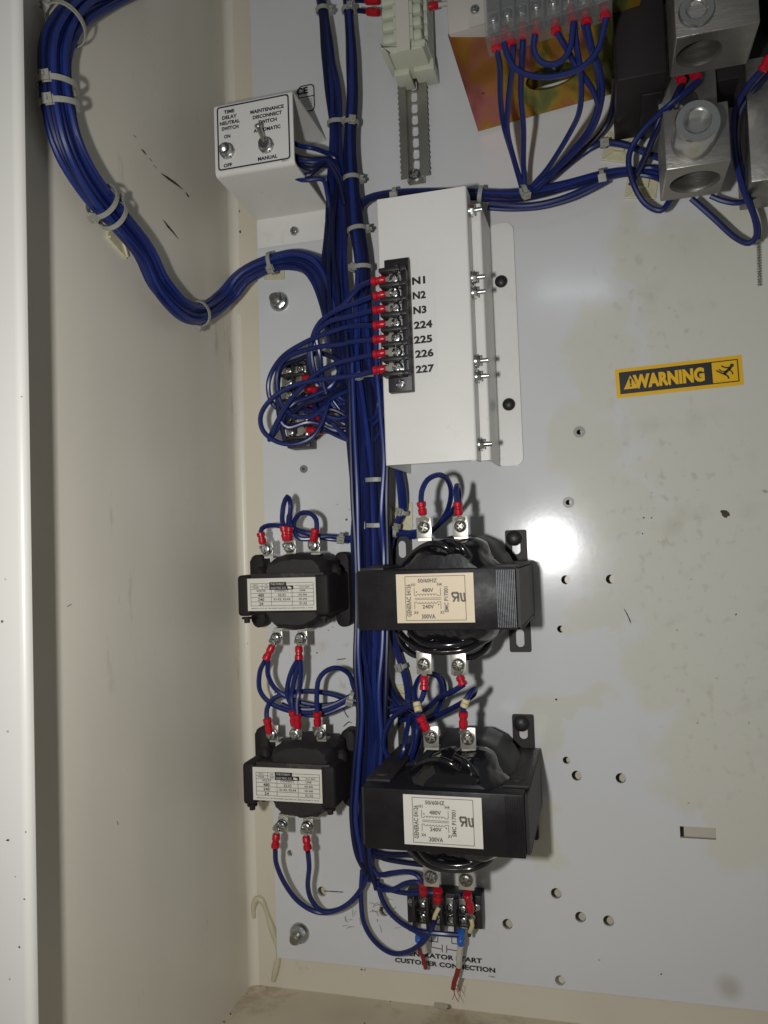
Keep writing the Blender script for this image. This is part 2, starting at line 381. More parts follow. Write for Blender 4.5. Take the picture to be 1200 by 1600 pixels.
def smooth_path(P, step=0.0022):
    """Catmull-Rom through world Vectors"""
    Q = [P[0]*2-P[1]] + list(P) + [P[-1]*2-P[-2]]
    out = []
    for i in range(1, len(Q)-2):
        a, b, c, d = Q[i-1], Q[i], Q[i+1], Q[i+2]
        n = max(2, int((c-b).length/step))
        for k in range(n):
            t = k/n
            out.append(0.5*((2*b)+(c-a)*t+(2*a-5*b+4*c-d)*t*t+(3*b-a-3*c+d)*t**3))
    out.append(P[-1].copy())
    return out
def W3(P):
    """list of (px,py,d) pixels+depth, or ('w',px,py,X) on the side wall, -> world Vectors"""
    r = []
    for p in P:
        r.append(V(at_wall(p[1], p[2], p[3])) if p[0] == 'w' else V(at(*p)))
    return r

# ---------------------------------------------------------------- small hardware
def screw_head(mb, X, d, Z, r, h=None, slot='x', ang=0.4, n=24):
    """pan head on a plane facing out, its slot pressed in"""
    h = h or r*0.55; bm = mb.bm
    prof = [(1.0, 0), (1.0, .45), (.9, .75), (.72, .93), (.5, 1.0), (.3, 1.02), (.14, 1.03)]
    sw = r*0.17; rings = []
    for fr, fh in prof:
        ring = []
        for i in range(n):
            a = 2*math.pi*i/n; x = fr*r*math.cos(a); z = fr*r*math.sin(a); hh = fh*h
            u = x*math.cos(ang)+z*math.sin(ang); v = -x*math.sin(ang)+z*math.cos(ang)
            ins = (abs(v) < sw) or (slot == 'x' and abs(u) < sw)
            if ins and (fr < 0.75 or slot == '-') and fh > .5: hh -= h*0.55
            ring.append(bm.verts.new(Vector((X+x, -(d+hh), Z+z))))
        rings.append(ring)
    for a, b in zip(rings, rings[1:]):
        for i in range(n): bm.faces.new((a[i], a[(i+1) % n], b[(i+1) % n], b[i]))
    bm.faces.new(rings[-1])
    return mb
def nut(mb, A, B, r, ang=0.0):
    mb.lathe(A, B, [(0, r), (0.85, r), (1, r*.9)], n=6); return mb
def washer(mb, X, d, Z, r, t=0.0012):
    return mb.lathe((X, d, Z), (X, d+t, Z), [(0, r), (.7, r), (1, r*.95)], n=24)
def tie_ring(parent, c, T, N, w, h, head=0, th=0.0006, bw=0.0013, m=TIE, hang=0.0):
    """cable tie around an elliptical bundle section at c"""
    T = T.normalized(); N = (N - T*N.dot(T)).normalized(); B = T.cross(N)
    bm = bmesh.new(); n = 28; r4 = []
    for i in range(n):
        a = 2*math.pi*i/n
        dirv = B*math.cos(a)*w + N*math.sin(a)*h; nd = (B*math.cos(a)/w + N*math.sin(a)/h).normalized()
        p = c + dirv
        r4.append([bm.verts.new(p - T*bw), bm.verts.new(p + nd*th - T*bw), bm.verts.new(p + nd*th + T*bw), bm.verts.new(p + T*bw)])
    for i in range(n):
        a, b = r4[i], r4[(i+1) % n]
        for j in range(4): bm.faces.new((a[j], a[(j+1) % 4], b[(j+1) % 4], b[j]))
    a = head; p = c + B*math.cos(a)*(w+.0011) + N*math.sin(a)*(h+.0011); nd = (B*math.cos(a)/w + N*math.sin(a)/h).normalized(); td = T.cross(nd)
    vs = bmesh.ops.create_cube(bm, size=1)['verts']
    Mx = Matrix((td*0.0034, T*0.0036, nd*0.0026)).transposed()
    for v in vs: v.co = p + Mx @ v.co
    bmesh.ops.bevel(bm, geom=list({e for v in vs for e in v.link_edges}), offset=.0005, segments=1, affect='EDGES')
    # cut-off tail
    q = p + nd*0.0012
    vs = bmesh.ops.create_cube(bm, size=1)['verts']; Mx = Matrix((td*0.0009, T*0.0018, nd*0.0034)).transposed()
    for v in vs: v.co = q + Mx @ v.co
    mb = MB(); mb.bm.free(); mb.bm = bm
    return build('cable_tie', mb, m, parent, smooth=False)

def bundle(label, path, widths, n, ties=(), r=0.00145, hk=0.75, seed=0, normals=None, group='bound bundles of blue wire', cat='wire bundle', twist=1.2, dark=0.35, name='wire_bundle', wob=1.0):
    """a bound run of single wires; widths = half width (m) per path point; ties = (fraction, head angle)"""
    rg = random.Random(seed)
    P = W3(path); root = thing(name, label, cat, (P[0].x, -P[0].y, P[0].z), group)
    ctr = smooth_path(P, 0.004); k = len(ctr)
    # parameter of each sample along control points
    par = []
    Q = [P[0]]+list(P)
    idx = 0
    for i in range(len(P)-1):
        nn = max(2, int((P[i+1]-P[i]).length/0.004))
        for j in range(nn): par.append(i + j/nn)
    par.append(len(P)-1)
    def lerp(lst, t):
        i = min(int(t), len(lst)-2); f = t-i; f = f*f*(3-2*f)
        return lst[i]*(1-f)+lst[i+1]*f
    nrm = [Vector(q) for q in (normals or [(0, -1, 0)]*len(P))]
    T = [(ctr[min(i+1, k-1)]-ctr[max(i-1, 0)]).normalized() for i in range(k)]
    S = []
    for i in range(k):
        N = lerp(nrm, par[i]); N = (N - T[i]*N.dot(T[i])).normalized(); B = T[i].cross(N); S.append((N, B, lerp(widths, par[i])))
    for q in range(n):
        rad = math.sqrt((q+.5)/n); a0 = q*2.39996; tw = rg.uniform(-twist, twist); ph = rg.uniform(0, 6.28); fr = rg.uniform(1.5, 3.5); am = rg.uniform(.04, .16)*wob
        pts = []
        for i in range(k):
            N, B, wd = S[i]; t = i/(k-1)
            a = a0 + tw*t + am*2*math.sin(ph+fr*t*6.28); rr = max(.05, min(1.0 + .12*(wob-1), rad + am*math.sin(ph*2+fr*1.7*t*6.28)))
            we = max(wd - r, r*0.6)
            pts.append(ctr[i] + B*math.cos(a)*rr*we + N*math.sin(a)*rr*we*hk)
        build('wire', MB().tube(pts, r, n=7), WIRE2 if rg.random() < dark else (WIRE3 if rg.random() < .25 else WIRE), root)
    for (f, ha) in ties:
        i = min(k-1, int(f*(k-1))); N, B, wd = S[i]
        tie_ring(root, ctr[i], T[i], N, wd*1.03+.0002, (wd*hk)*1.05+.0005, head=ha)
    return root

def lead(label, path, sleeves=(), r=0.00155, group='blue leads with red crimped terminals', m=None, cat='wire lead', name='lead_wire', tie=()):
    """one wire; sleeves = (A, B, C): crimp sleeve from A to B and tin tongue B to C, as (px,py,d)"""
    P = W3(path); root = thing(name, label, cat, (P[0].x, -P[0].y, P[0].z), group)
    build('insulation', MB().tube(smooth_path(P), r, n=9), m or WIRE, root)
    for s in sleeves:
        A, B = at(*s[0]), at(*s[1])
        mcol = s[3] if len(s) > 3 else RED
        R = 0.0030
        build('crimp_sleeve', MB().lathe(A, B, [(0, R*.82), (.04, R*1.0), (.30, R*.98), (.36, R*.80), (.52, R*.78), (.58, R*.95), (.92, R*.90), (1, R*.72)], n=14, squash=0.86), mcol, root)
        if len(s) > 2 and s[2]:
            Cc = at(*s[2]); a, b = V(B), V(Cc); t = (b-a).normalized(); side = t.cross(Vector((0, -1, 0))).normalized()
            mb = MB(); dd = Vector((0, -0.0005, 0)); w0, w1 = .0013, .0030
            pr = [(a-t*.0005, w0), (a+(b-a)*.35, w0), (a+(b-a)*.55, w1), (b, w1), (b+t*.0018, w1*.6)]
            L = [p-side*w for p, w in pr]; Rr = [p+side*w for p, w in reversed(pr)]
            f = [mb.bm.verts.new(p-dd) for p in L+Rr]; g = [mb.bm.verts.new(p+dd) for p in L+Rr]; nn = len(f)
            mb.bm.faces.new(f); mb.bm.faces.new(list(reversed(g)))
            for i in range(nn): mb.bm.faces.new((f[i], g[i], g[(i+1) % nn], f[(i+1) % nn]))
            build('ring_tongue', mb, TIN, root, smooth=False)
    for (q, hw) in tie:
        p = V(at(*q)); j = min(range(len(P)), key=lambda i: (P[i]-p).length); T = (P[min(j+1, len(P)-1)]-P[max(j-1, 0)])
        tie_ring(root, p, T, Vector((0, -1, 0)), hw, hw, head=1.2)
    return root

# ================================================================ THE SETTING
XW = at(373, 800, -0.018)[0]                    # side wall plane
BW = -0.018                     # back wall of the cabinet, behind the panel
ZF = at(397, 1538, BW)[2]       # cabinet floor
ZT = 0.75
# mounting panel, with its holes cut through
px0 = (at(387, 0)[0] + at(437, 1497)[0])/2; pz0 = at(440, 1497)[2]
holes = [(905, 675, 4), (888, 785, 4), (884, 906, 7), (954, 905, 7), (876, 983, 5.5), (885, 1188, 5.5), (901, 1212, 7.5), (970, 1216, 7.5),
         (869, 1396, 8), (907, 1433, 8), (951, 1439, 8), (793, 1444, 8), (875, 1532, 7.5), (600, 1424, 8), (503, 1393, 8), (475, 733, 3), (1006, 809, 1.2), (453, 1333, 5),
         (1004, 834, 1.0), (869, 1093, 1.6)]
outer = [(px0, pz0), (0.62, pz0), (0.62, 0.62), (px0, 0.62)]
hs = []
for (a, b, r) in holes:
    x, z = XZ(a, b); hs.append(circle(x, z, r/2470, 18))
q = [XZ(*p) for p in ((1062, 1291), (1120, 1294), (1119, 1313), (1063, 1309))]
hs.append([(q[3][0], q[3][1]), (q[2][0], q[3][1]), (q[2][0], q[0][1]), (q[3][0], q[0][1])])
mb = MB(); add_plate(mb, [outer]+hs, -0.0022, 0.0)
panel = build('mounting_panel', mb, PANEL, None, smooth=False, kind='structure')
for (a, b, r) in ((905, 675, 8.5), (888, 785, 8.5), (475, 733, 6.5)):
    x, z = XZ(a, b); mb = MB()
    add_plate(mb, [circle(x, z, r/2470), circle(x, z, (r-4.0)/2470)], 0.0001, 0.0011)
    build('hole_rim', mb, mat('dull_rim', (0.20, 0.20, 0.19), rough=.5, metal=.5), panel)
# side wall with a rolled corner into the back wall
R = 0.006
prof = [(XW, 0.245)]
prof += [(XW, 0.245-i*.02) for i in range(1, 11)]
for i in range(9):
    a = math.pi/2*i/8; prof.append((XW+R-R*math.cos(a), BW+R-R*math.sin(a)))
wall = build('side_wall', MB().sheet(prof, ZF, ZT), WALL, None, kind='structure')
back = build('cabinet_back_wall', MB().sheet([(XW+R, BW), (0.0, BW), (0.7, BW)], ZF, ZT), BACKM, None, kind='structure')
mb = MB(); mb.poly([(XW-.02, BW-.003, ZF), (0.8, BW-.003, ZF), (0.8, 0.9, ZF), (XW-.02, 0.9, ZF)])
floor = build('cabinet_floor', mb, FLOORM, None, kind='structure')
# front flange of the cabinet: outer face, folded edge and return
xe = -0.2149; df = 0.2425
mb = MB()
pr = [(xe+.0005, df-.004), (xe+.0012, df-.003)]
for i in range(7):
    a = math.radians(0+90*i/6); pr.append((xe+.0012-.0035+.0035*math.cos(a), df-.003+.0035*math.sin(a)))
pr += [(xe-.02, df+.0005), (xe-.19, df+.0005)]
mb.sheet(pr, -0.9, ZT)
FLM = mat('flange_enamel', (0.56, 0.55, 0.515), rough=0.36, noise_amt=0.04, nscale=9, bump=0.05, bscale=160, dirt=(0.2, 0.17, 0.13), dirt_scale=45, dirt_pos=0.74)
flange = build('front_flange', mb, FLM, None, kind='structure')
mb = MB(); mb.sheet([(XW, 0.2451), (XW-.15, 0.2435)], ZF, ZT)
# scuffs and smuts
def flat_strokes(name, pts_list, wpx, m, parent, X=None, d=0.0):
    mb = MB(); rg = random.Random(3)
    for P in pts_list:
        W_ = [Vector(V(at_wall(a, b, X))) if X is not None else V(at(a, b, d)) for a, b in P]
        if X is None and len(W_) > 2: W_ = smooth_path(W_, .001)
        nrm = Vector((1, 0, 0)) if X is not None else Vector((0, -1, 0))
        L = []; Rr = []
        for i, p in enumerate(W_):
            t = (W_[min(i+1, len(W_)-1)]-W_[max(i-1, 0)]).normalized(); s_ = t.cross(nrm).normalized()*(wpx/2/2600)*(.2 if i in (0, len(W_)-1) else rg.uniform(.7, 1.25))
            L.append(p-s_); Rr.append(p+s_)
        for i in range(len(L)-1):
            mb.bm.faces.new([mb.bm.verts.new(v) for v in (L[i], L[i+1], Rr[i+1], Rr[i])])
    return build(name, mb, m, parent, smooth=False)
SC = mat('faint_scuff', (0.05, 0.042, 0.035), rough=0.8)
SC2 = mat('grey_scuff', (0.36, 0.32, 0.25), rough=0.6)
flat_strokes('scuff_mark', [[(221, 233), (225, 237), (229, 242)], [(233, 247), (238, 252)], [(240, 258), (245, 263)], [(252, 271), (262, 278), (275, 287), (286, 296)], [(290, 300), (293, 305), (296, 308)],
                            [(255, 343), (262, 353), (270, 362), (279, 373)], [(209, 211), (213, 215)], [(183, 1283), (185, 1289)], [(105, 948), (112, 944)]], 4.5, SC, wall, X=XW+.0003)
def smut(px, py, rpx, m, parent, d=0.0003, seed=1, st=1.0, rot=0.0, X=None, name='smut_spot'):
    rg = random.Random(seed*31+int(px)); P = []
    for i in range(11):
        a = 2*math.pi*i/11; r = rpx*rg.uniform(.55, 1.15)
        u, v = r*math.cos(a)*st, r*math.sin(a)
        x, y = px+u*math.cos(rot)-v*math.sin(rot), py+u*math.sin(rot)+v*math.cos(rot)
        P.append(at(x, y, d) if X is None else at_wall(x, y, X))
    return build(name, MB().poly(P), m, parent, smooth=False)
smut(1132, 803, 6, SMUT, panel, st=1.7, rot=.7)
smut(1196, 768, 3, SC2, panel, st=1.6, rot=.3)
smut(690, 1571, 6, SC2, panel, st=2.6, rot=.05, d=.0003)
for i, (a, b, r) in enumerate([(1018, 809, 1.5), (1058, 985, 2), (1090, 1130, 2), (1033, 1522, 1.8), (936, 1500, 2), (1170, 1130, 2), (541, 812, 2), (546, 796, 1.6), (527, 788, 1.5),
                               (430, 1082, 2), (404, 1144, 2), (513, 985, 1.5), (565, 1515, 1.8), (1076, 1255, 2), (1018, 770, 1.5), (495, 1020, 1.4), (520, 980, 1.4), (1120, 1060, 2), (1150, 960, 1.8), (1080, 905, 1.7)]):
    smut(a, b, r*.8, SC if i % 3 == 0 else SC2, panel, seed=i, st=1.3, rot=i)
for i, (a, b, r) in enumerate([(372, 553, 2.5), (386, 1005, 2.5), (402, 1164, 3), (374, 330, 2), (375, 362, 3)]):
    smut(a, b, r, SC, wall if a < 386 else back, seed=i, st=.6, d=BW+.0003, name='smut_spot')
flat_strokes('hair_scratch', [[(525, 1031), (533, 1030), (541, 1029)], [(975, 951), (981, 962), (986, 974)], [(505, 1392), (520, 1393), (537, 1394)], [(493, 1395), (500, 1393)], [(534, 1100), (540, 1115), (545, 1122)], [(536, 1136), (545, 1128), (550, 1130)]], 1.6, SC, panel, d=.0003)
# smuts on the flange and the floor
for i, (a, b, r) in enumerate([(3, 971, 3), (12, 1143, 3), (12, 1313, 3), (24, 1370, 2), (38, 1405, 2), (8, 905, 2), (30, 1480, 2.2), (15, 1530, 2.5), (40, 1300, 1.5), (33, 620, 1.5), (44, 480, 2)]):
    smut(a, b, r*.8, SC2 if i % 2 else SC, flange, d=df+.0008, seed=i)
def floor_pt(px, py, z=ZF):
    v = fw + (px-600)/F*rt - (py-800)/F*up; t = z/v.z; p = CAM+v*t; return (p.x, -p.y, p.z)
rg = random.Random(11); mb = MB()
RUST = mat('rust_crumbs', (0.10, 0.045, 0.02), rough=0.9, noise_amt=0.5, nscale=500, bump=0.5, bscale=900)
for i in range(300):
    t = rg.random()**.7
    if i < 230:
        t = rg.choice((.15, .3, .34, .62, .9, .95, 1.0, 1.05))+rg.gauss(0, .06)
        px, py = 388-52*t+rg.gauss(0, 1.2+4*max(0, t)**2), 1545+52*t+rg.gauss(0, 1.2+6*max(0, t)**2)
    elif i < 290: px = 400+rg.random()*360; py = 1538+(px-400)*.086+rg.gauss(0, 1.3); px, py = px, py+2
    else: px, py = rg.uniform(400, 800), rg.uniform(1565, 1600)
    p = floor_pt(px, py); s_ = rg.uniform(.0002, .0008)*(1.25 if i < 230 else .55)
    if p[1] < BW+.001 or p[0] < XW+.0015: continue
    mb.box(p[0]-s_, p[0]+s_, p[1]-s_*.8, p[1]+s_*.8, p[2], p[2]+s_*.7, rot=rg.random())
o = build('rust_crumbs', mb, RUST, None, smooth=False, kind='stuff'); o['label'] = 'dark rust crumbs lying along the seam of the cabinet floor'; o['category'] = 'debris'
# a bead of old yellow glue in the corner
g = thing('glue_bead', 'dried yellow glue strip in the bottom left corner beside the panel edge', 'glue strip', at(420, 1500, BW))
P = W3([(397, 1434, BW+.001), (396, 1418, BW+.001), (401, 1405, BW+.001), (410, 1408, BW+.001), (420, 1435, BW+.001), (430, 1465, BW+.001), (435, 1492, BW+.001), (431, 1515, BW+.001), (427, 1533, BW+.001)])
build('bead', MB().tube(smooth_path(P, .002), lambda t: .0014+.0010*math.sin(t*9)**2, n=10), GLUE, g)

# ================================================================ CONTROL BOX with the numbered strip
a0 = at(584, 312, .06); a1 = at(724, 292, .06); a2 = at(750, 718, .06); a3 = at(606, 727, .06)
bx0 = (a0[0]+a3[0])/2; bx1 = (a1[0]+a2[0])/2; bz1 = (a0[2]+a1[2])/2; bz0 = (a2[2]+a3[2])/2
cb = thing('control_box', 'white folded steel box carrying the numbered terminal strip', 'control box', ((bx0+bx1)/2, 0, bz0))
rx = bx1 + 0.0058; fx = at(809, 520, .002)[0]
th = .0012
def bent(prof, z0, z1, m, name, parent, bev=0.0):
    """thick bent sheet"""
    mb = MB(); L = []
    n = len(prof)
    for i in range(n):
        x, d = prof[i]
        t0 = Vector((prof[i][0]-prof[i-1][0], prof[i][1]-prof[i-1][1])).normalized() if i else None
        t1 = Vector((prof[i+1][0]-prof[i][0], prof[i+1][1]-prof[i][1])).normalized() if i < n-1 else None
        t = (t0+t1).normalized() if (t0 and t1) else (t0 or t1)
        k = 1/max(.35, (t.dot(t0) if t0 else 1)); nn = Vector((-t.y, t.x))*th*k
        L.append(((x, d), (x-nn.x, d-nn.y)))
    A = [[mb.bm.verts.new(Vector((p[j][0], -p[j][1], z))) for p in L] for j, z in ((0, z0), (0, z1), (1, z1), (1, z0))]
    for q in range(4):
        u, v = A[q], A[(q+1) % 4]
        for i in range(n-1): mb.bm.faces.new((u[i], u[i+1], v[i+1], v[i]))
    for e_ in (0, n-1): mb.bm.faces.new([A[q][e_] for q in range(4)])
    return build(name, mb, m, parent)
def arc(cx, cd, r, a0, a1, n=4): return [(cx+r*math.cos(math.radians(a0+(a1-a0)*i/n)), cd+r*math.sin(math.radians(a0+(a1-a0)*i/n))) for i in range(n+1)]
r_ = .0014
prof = [(bx0, 0.002), (bx0, .06-r_)] + arc(bx0+r_, .06-r_, r_, 180, 90)[1:] + [(bx1-r_, .06)] + arc(bx1-r_, .06-r_, r_, 90, 0)[1:] + [(bx1, .046)]
bent(prof, bz0, bz1, WHITE, 'cover', cb)
zr1, zr0 = bz1-.0045, bz0+.001
prof = [(bx1-.006, .0445), (bx1+.002, .0445), (rx-r_, .0445)] + arc(rx-r_, .0445-r_, r_, 90, 0)[1:] + [(rx, .004)]
bent(prof, zr0, zr1, WHITE, 'side_bracket', cb)
mb = MB(); add_plate(mb, [rrect(rx-.002, fx, bz0+.001, bz1-.001, .005)], .0004, .0022)
build('mounting_flange', mb, WHITE, cb, smooth=False)
build('inner_floor', MB().box(bx0+.002, rx-.002, .0025, .0035, bz0+.006, bz1-.006), WHITE, cb)
for (a, b) in ((741, 329), (744, 434), (747, 457), (751, 564), (754, 588), (759, 694)):
    X, d_, Z = at(a, b, .051)
    mb = MB(); xb = bx1+.0002
    mb.lathe((xb, .0515, Z), (xb+.0030, .0515, Z), [(0, .0032), (.9, .0032), (1, .003)], n=6)
    mb.lathe((xb+.0030, .0515, Z), (xb+.0075, .0515, Z), [(0, .0014), (.95, .0014), (1, .0011)], n=12)
    mb.lathe((xb-.0001, .0515, Z), (xb+.0009, .0515, Z), [(0, .0039), (1, .0039)], n=18)
    build('nut_and_stud', mb, STEEL, cb)
for (a, b, lab) in ((783, 440, 'upper'), (795, 632, 'lower')):
    X, d_, Z = at(a, b, .003)
    rv = thing('push_rivet', 'round black push rivet, the %s of two on the white box flange' % lab, 'rivet', (X, .0022, Z), 'black rivets on the white flange')
    mb = MB().lathe((X, .0023, Z), (X, .0058, Z), [(0, .0037), (.35, .0040), (.6, .0036), (.85, .0026), (1, .0008)], n=20)
    build('head', mb, BLK, rv)
# clear print label N1..227
Lx0, Lz1 = at(642, 424, .0602)[0], at(642, 424, .0602)[2]; Lx1, Lz0 = at(682, 588, .0602)[0], at(682, 588, .0602)[2]
nl = thing('number_label', 'clear label strip printed N1 to 227 beside the terminal strip', 'label', ((Lx0+Lx1)/2, .06, Lz0))
build('film', MB().prism([(Lx0+.001, Lz0-.001), (Lx1+.001, Lz0-.001), (Lx1+.001, Lz1+.002), (Lx0+.001, Lz1+.002)], .0601, .0602), CLEARL, nl, smooth=False)
pr = Print(0, 0, .0604)
for (s_, a, b) in (('N1', 654, 438), ('N2', 655, 461), ('N3', 656, 484), ('224', 661, 507), ('225', 661, 530), ('226', 663, 552), ('227', 664, 576)):
    X, d_, Z = at(a, b, .0604); pr.text(s_, X, Z, .0040, width=(.0078 if s_[0] == 'N' else .0108), bold=.045)
pr.done('lettering', INK, nl)
# barrier terminal strip
s0 = at(598, 404, .066); s1 = at(635, 404, .066); s3 = at(610, 612, .066)
tx0, tx1 = at(603, 500, .066)[0], at(641, 500, .066)[0]; tz1 = at(617, 404, .066)[2]; tz0 = at(625, 612, .066)[2]
ts = thing('terminal_strip', 'seven-way black barrier terminal strip on the white control box', 'terminal strip', ((tx0+tx1)/2, .06, tz0))
mb = MB(); mb.box(tx0, tx1, .0603, .066, tz0, tz1, bev=.0006)
cz = [at(617, b, .068)[2] for b in (437, 460, 482, 506, 529, 551, 575)]
pit = (cz[0]-cz[-1])/6
mb.box(tx0+.0115, tx1-.0003, .066, .0715, cz[-1]-pit/2-.0005, cz[0]+pit/2+.0005, bev=.0005)
for k in range(8):
    zz = cz[0]+pit/2-k*pit
    mb.box(tx0-.0012, tx0+.0120, .0655, .0745, zz-.0012, zz+.0012, bev=.0005)
    mb.box(tx1-.0040, tx1-.0002, .0712, .0745, zz-.0012, zz+.0012, bev=.0004)
build('strip_body', mb, BLK, ts)
for k, z in enumerate(cz):
    build('terminal_plate', MB().box(tx0+.0010, tx0+.0105, .0660, .0672, z-.0030, z+.0030, bev=.0003), TIN, ts)
    mb = MB(); screw_head(mb, tx0+.0066, .0682, z, .0031, .0022, slot='x' if k % 2 else '-', ang=.4+k*.9)
    mb.box(tx0+.0028, tx0+.0104, .0672, .0684, z-.0031, z+.0031, bev=.0003, rot=.05*(k % 3))
    build('terminal_screw', mb, STEEL, ts)
mb = MB(); screw_head(mb, (tx0+tx1)/2+.0003, .0662, tz0+.0042, .0026, .0015, ang=.3); build('mounting_screw', mb, STEEL, ts)
mb = MB(); screw_head(mb, (tx0+tx1)/2, .0662, tz1-.0030, .0024, .0010, ang=.9); build('mounting_screw', mb, BLK, ts)

# ================================================================ SWITCH BRACKET
d_ = .0626
q = [at(333, 165, d_), at(458, 137, d_), at(458, 252, d_), at(338, 280, d_)]
sx0, sx1 = (q[0][0]+q[3][0])/2, (q[1][0]+q[2][0])/2; sz1, sz0 = (q[0][2]+q[1][2])/2, (q[2][2]+q[3][2])/2
sb = thing('switch_bracket', 'white folded bracket with two toggle switches above the loom', 'switch bracket', ((sx0+sx1)/2, 0, sz0))
mb = MB(); r_ = .003
def hat(z0, z1, dd, zb):
    P = [(zb-.020, .0015), (zb, .0015)]
    P += [(z0, dd-r_)]
    for i in range(1, 5):
        a = math.radians(180-90*i/4); P.append((z0+r_+r_*math.cos(a), dd-r_+r_*math.sin(a)))
    P += [(z1-r_, dd)]
    for i in range(1, 5):
        a = math.radians(90-90*i/4); P.append((z1-r_+r_*math.cos(a), dd-r_+r_*math.sin(a)))
    P += [(z1, .0015)]
    return P
H = hat(sz0, sz1, d_, sz0-.003)
rows = []
for (off) in (0, 1):
    a = []
    for i, (z, dd) in enumerate(H):
        zc, dc = (sz0+sz1)/2, .02
        if off:
            # inner skin
            zi = z + (.0013 if z < zc else -.0013); di = dd-.0013 if dd > .004 else dd-.0011
        else: zi, di = z, dd
        a.append((zi, di))
    rows.append(a)
VV = [[mb.bm.verts.new(Vector((x, -dd, z))) for (z, dd) in rows[o_]] for (x, o_) in ((sx0, 0), (sx1, 0), (sx1, 1), (sx0, 1))]
for q_ in range(4):
    u, v = VV[q_], VV[(q_+1) % 4]
    for i in range(len(H)-1): mb.bm.faces.new((u[i], u[i+1], v[i+1], v[i]))
for e_ in (0, len(H)-1): mb.bm.faces.new([VV[k][e_] for k in range(4)])
build('bracket_sheet', mb, WHITE, sb)
# label plate
lw, lh = (sx1-sx0)-.0035, (sz1-sz0)-.0050
cx, czz = (sx0+sx1)/2, (sz0+sz1)/2+.0002
lp = build('switch_label', MB().prism(rrect(cx-lw/2, cx+lw/2, czz-lh/2, czz+lh/2, .0022), d_+.0001, d_+.0003), CLEARL, sb, smooth=False)
pr = Print(0, 0, d_+.0005)
pr.ring(rrect(cx-lw/2+.0004, cx+lw/2-.0004, czz-lh/2+.0004, czz+lh/2-.0004, .0020), rrect(cx-lw/2+.0013, cx+lw/2-.0013, czz-lh/2+.0013, czz+lh/2-.0013, .0013))
for (s_, a, b, wpx) in (('TIME', 358, 174, 20), ('DELAY', 358.5, 182.5, 28), ('NEUTRAL', 359, 191, 38), ('SWITCH', 359.5, 199.5, 32), ('ON', 355, 213, 12), ('OFF', 356, 258, 16),
                        ('MAINTENANCE', 417, 170.5, 62), ('DISCONNECT', 417.5, 179.5, 54), ('SWITCH', 418, 188.5, 34), ('AUTOMATIC', 417, 201, 50), ('MANUAL', 418, 246, 36)):
    X, _, Z = at(a, b, d_+.0005); pr.text(s_, X, Z, .0021, width=wpx/2820, bold=.045)
X, _, Z = at(445, 251, d_+.0005); pr.text('76911', X, Z, .0011, width=.0042, bold=.0)
pr.done('lettering', INKB, lp)
def toggle(px, py, tipx, tipy, tipd, lab, r=.0048):
    X, _, Z = at(px, py, d_+.002); tg = build('toggle_bushing', MB().lathe((X, d_+.0004, Z), (X, d_+.0052, Z), [(0, r), (.35, r), (.45, r*.82), (1, r*.74)], n=24), STEEL, sb)
    build('bushing_nut', MB().lathe((X, d_+.0003, Z), (X, d_+.0024, Z), [(0, r*1.05), (.8, r*1.05), (1, r)], n=6), STEELD, tg)
    tip = at(tipx, tipy, d_+tipd)
    build('toggle_lever', MB().lathe((X, d_+.003, Z), tip, [(0, .0013), (.25, .0012), (.75, .0017), (.9, .0023), (.97, .0019), (1, .0006)], n=16), STEEL, tg)
toggle(354, 235, 347, 231, .013, 'a'); toggle(415, 226, 402, 193, .0125, 'b')
X, _, Z = at(459, 360, .003); mb = MB(); screw_head(mb, X, .0017, Z, .0029, .0022, ang=.2); washer(mb, X, .0014, Z, .0031, .0005); build('mounting_screw', mb, STEEL, sb)
# switch bodies inside the bracket
for (a, b) in ((354, 235), (415, 226)):
    X, _, Z = at(a, b, d_); build('switch_body', MB().box(X-.0075, X+.0075, d_-.026, d_-.0016, Z-.010, Z+.010, bev=.0006), BLK, sb)
# wires from switches to trunk
for i, P in enumerate(([(445, 218, .045), (470, 228, .045), (487, 231, .045), (505, 237, .036), (522, 247, .03), (530, 270, .028)],
                       [(440, 235, .045), (468, 246, .045), (490, 249, .042), (515, 249, .036), (528, 262, .03), (534, 290, .027)],
                       [(440, 245, .045), (470, 251, .044), (492, 253, .042), (515, 252, .037), (530, 275, .03), (536, 300, .027)],
                       [(440, 262, .044), (475, 275, .044), (490, 268, .043), (505, 258, .038), (525, 270, .032), (535, 310, .028)],
                       [(440, 268, .044), (472, 281, .044), (488, 280, .043), (505, 281, .040), (511, 300, .034), (516, 330, .028)],
                       [(440, 240, .044), (478, 262, .044), (492, 262, .043), (510, 253, .038), (528, 280, .032), (538, 320, .028)])):
    lead('blue wire out of the switch bracket side, %s of six' % ('topmost', 'second', 'third', 'fourth', 'lowest', 'fifth')[i], P, group='wires from the toggle switches', m=WIRE2 if i % 2 else WIRE)

# partly hidden notice behind bracket
X, _, Z = at(478, 157, .0005); pl = thing('notice_label', 'small black-framed notice partly hidden behind the switch bracket', 'label', (X, 0, Z-.01))
ax, az = at(491, 130, .0004)[0], at(491, 130, .0004)[2]; bz = at(494, 172, .0004)[2]
build('film', MB().prism(rrect(ax-.012, ax+.0004, bz-.0004, az+.0004, .003), .0001, .0002), FILMP, pl, smooth=False)
pr = Print(0, 0, .0004)
pr.ring(rrect(ax-.012, ax, bz, az, .003), rrect(ax-.0114, ax-.0008, bz+.0008, az-.0008, .0024))
zm = at(490, 149, .0004)[2]; pr.line(ax-.0115, zm, ax-.0005, zm, .0007)
X, _, Z = at(472, 142, .0004); pr.text('CE', X, Z, .0042, width=.0085, bold=.05)
for k in range(4):
    X, _, Z = at(484, 155+k*3.6, .0004); pr.text('NOTICE HERE'[:7], X-.002, Z, .0009, width=.008, bold=.0)
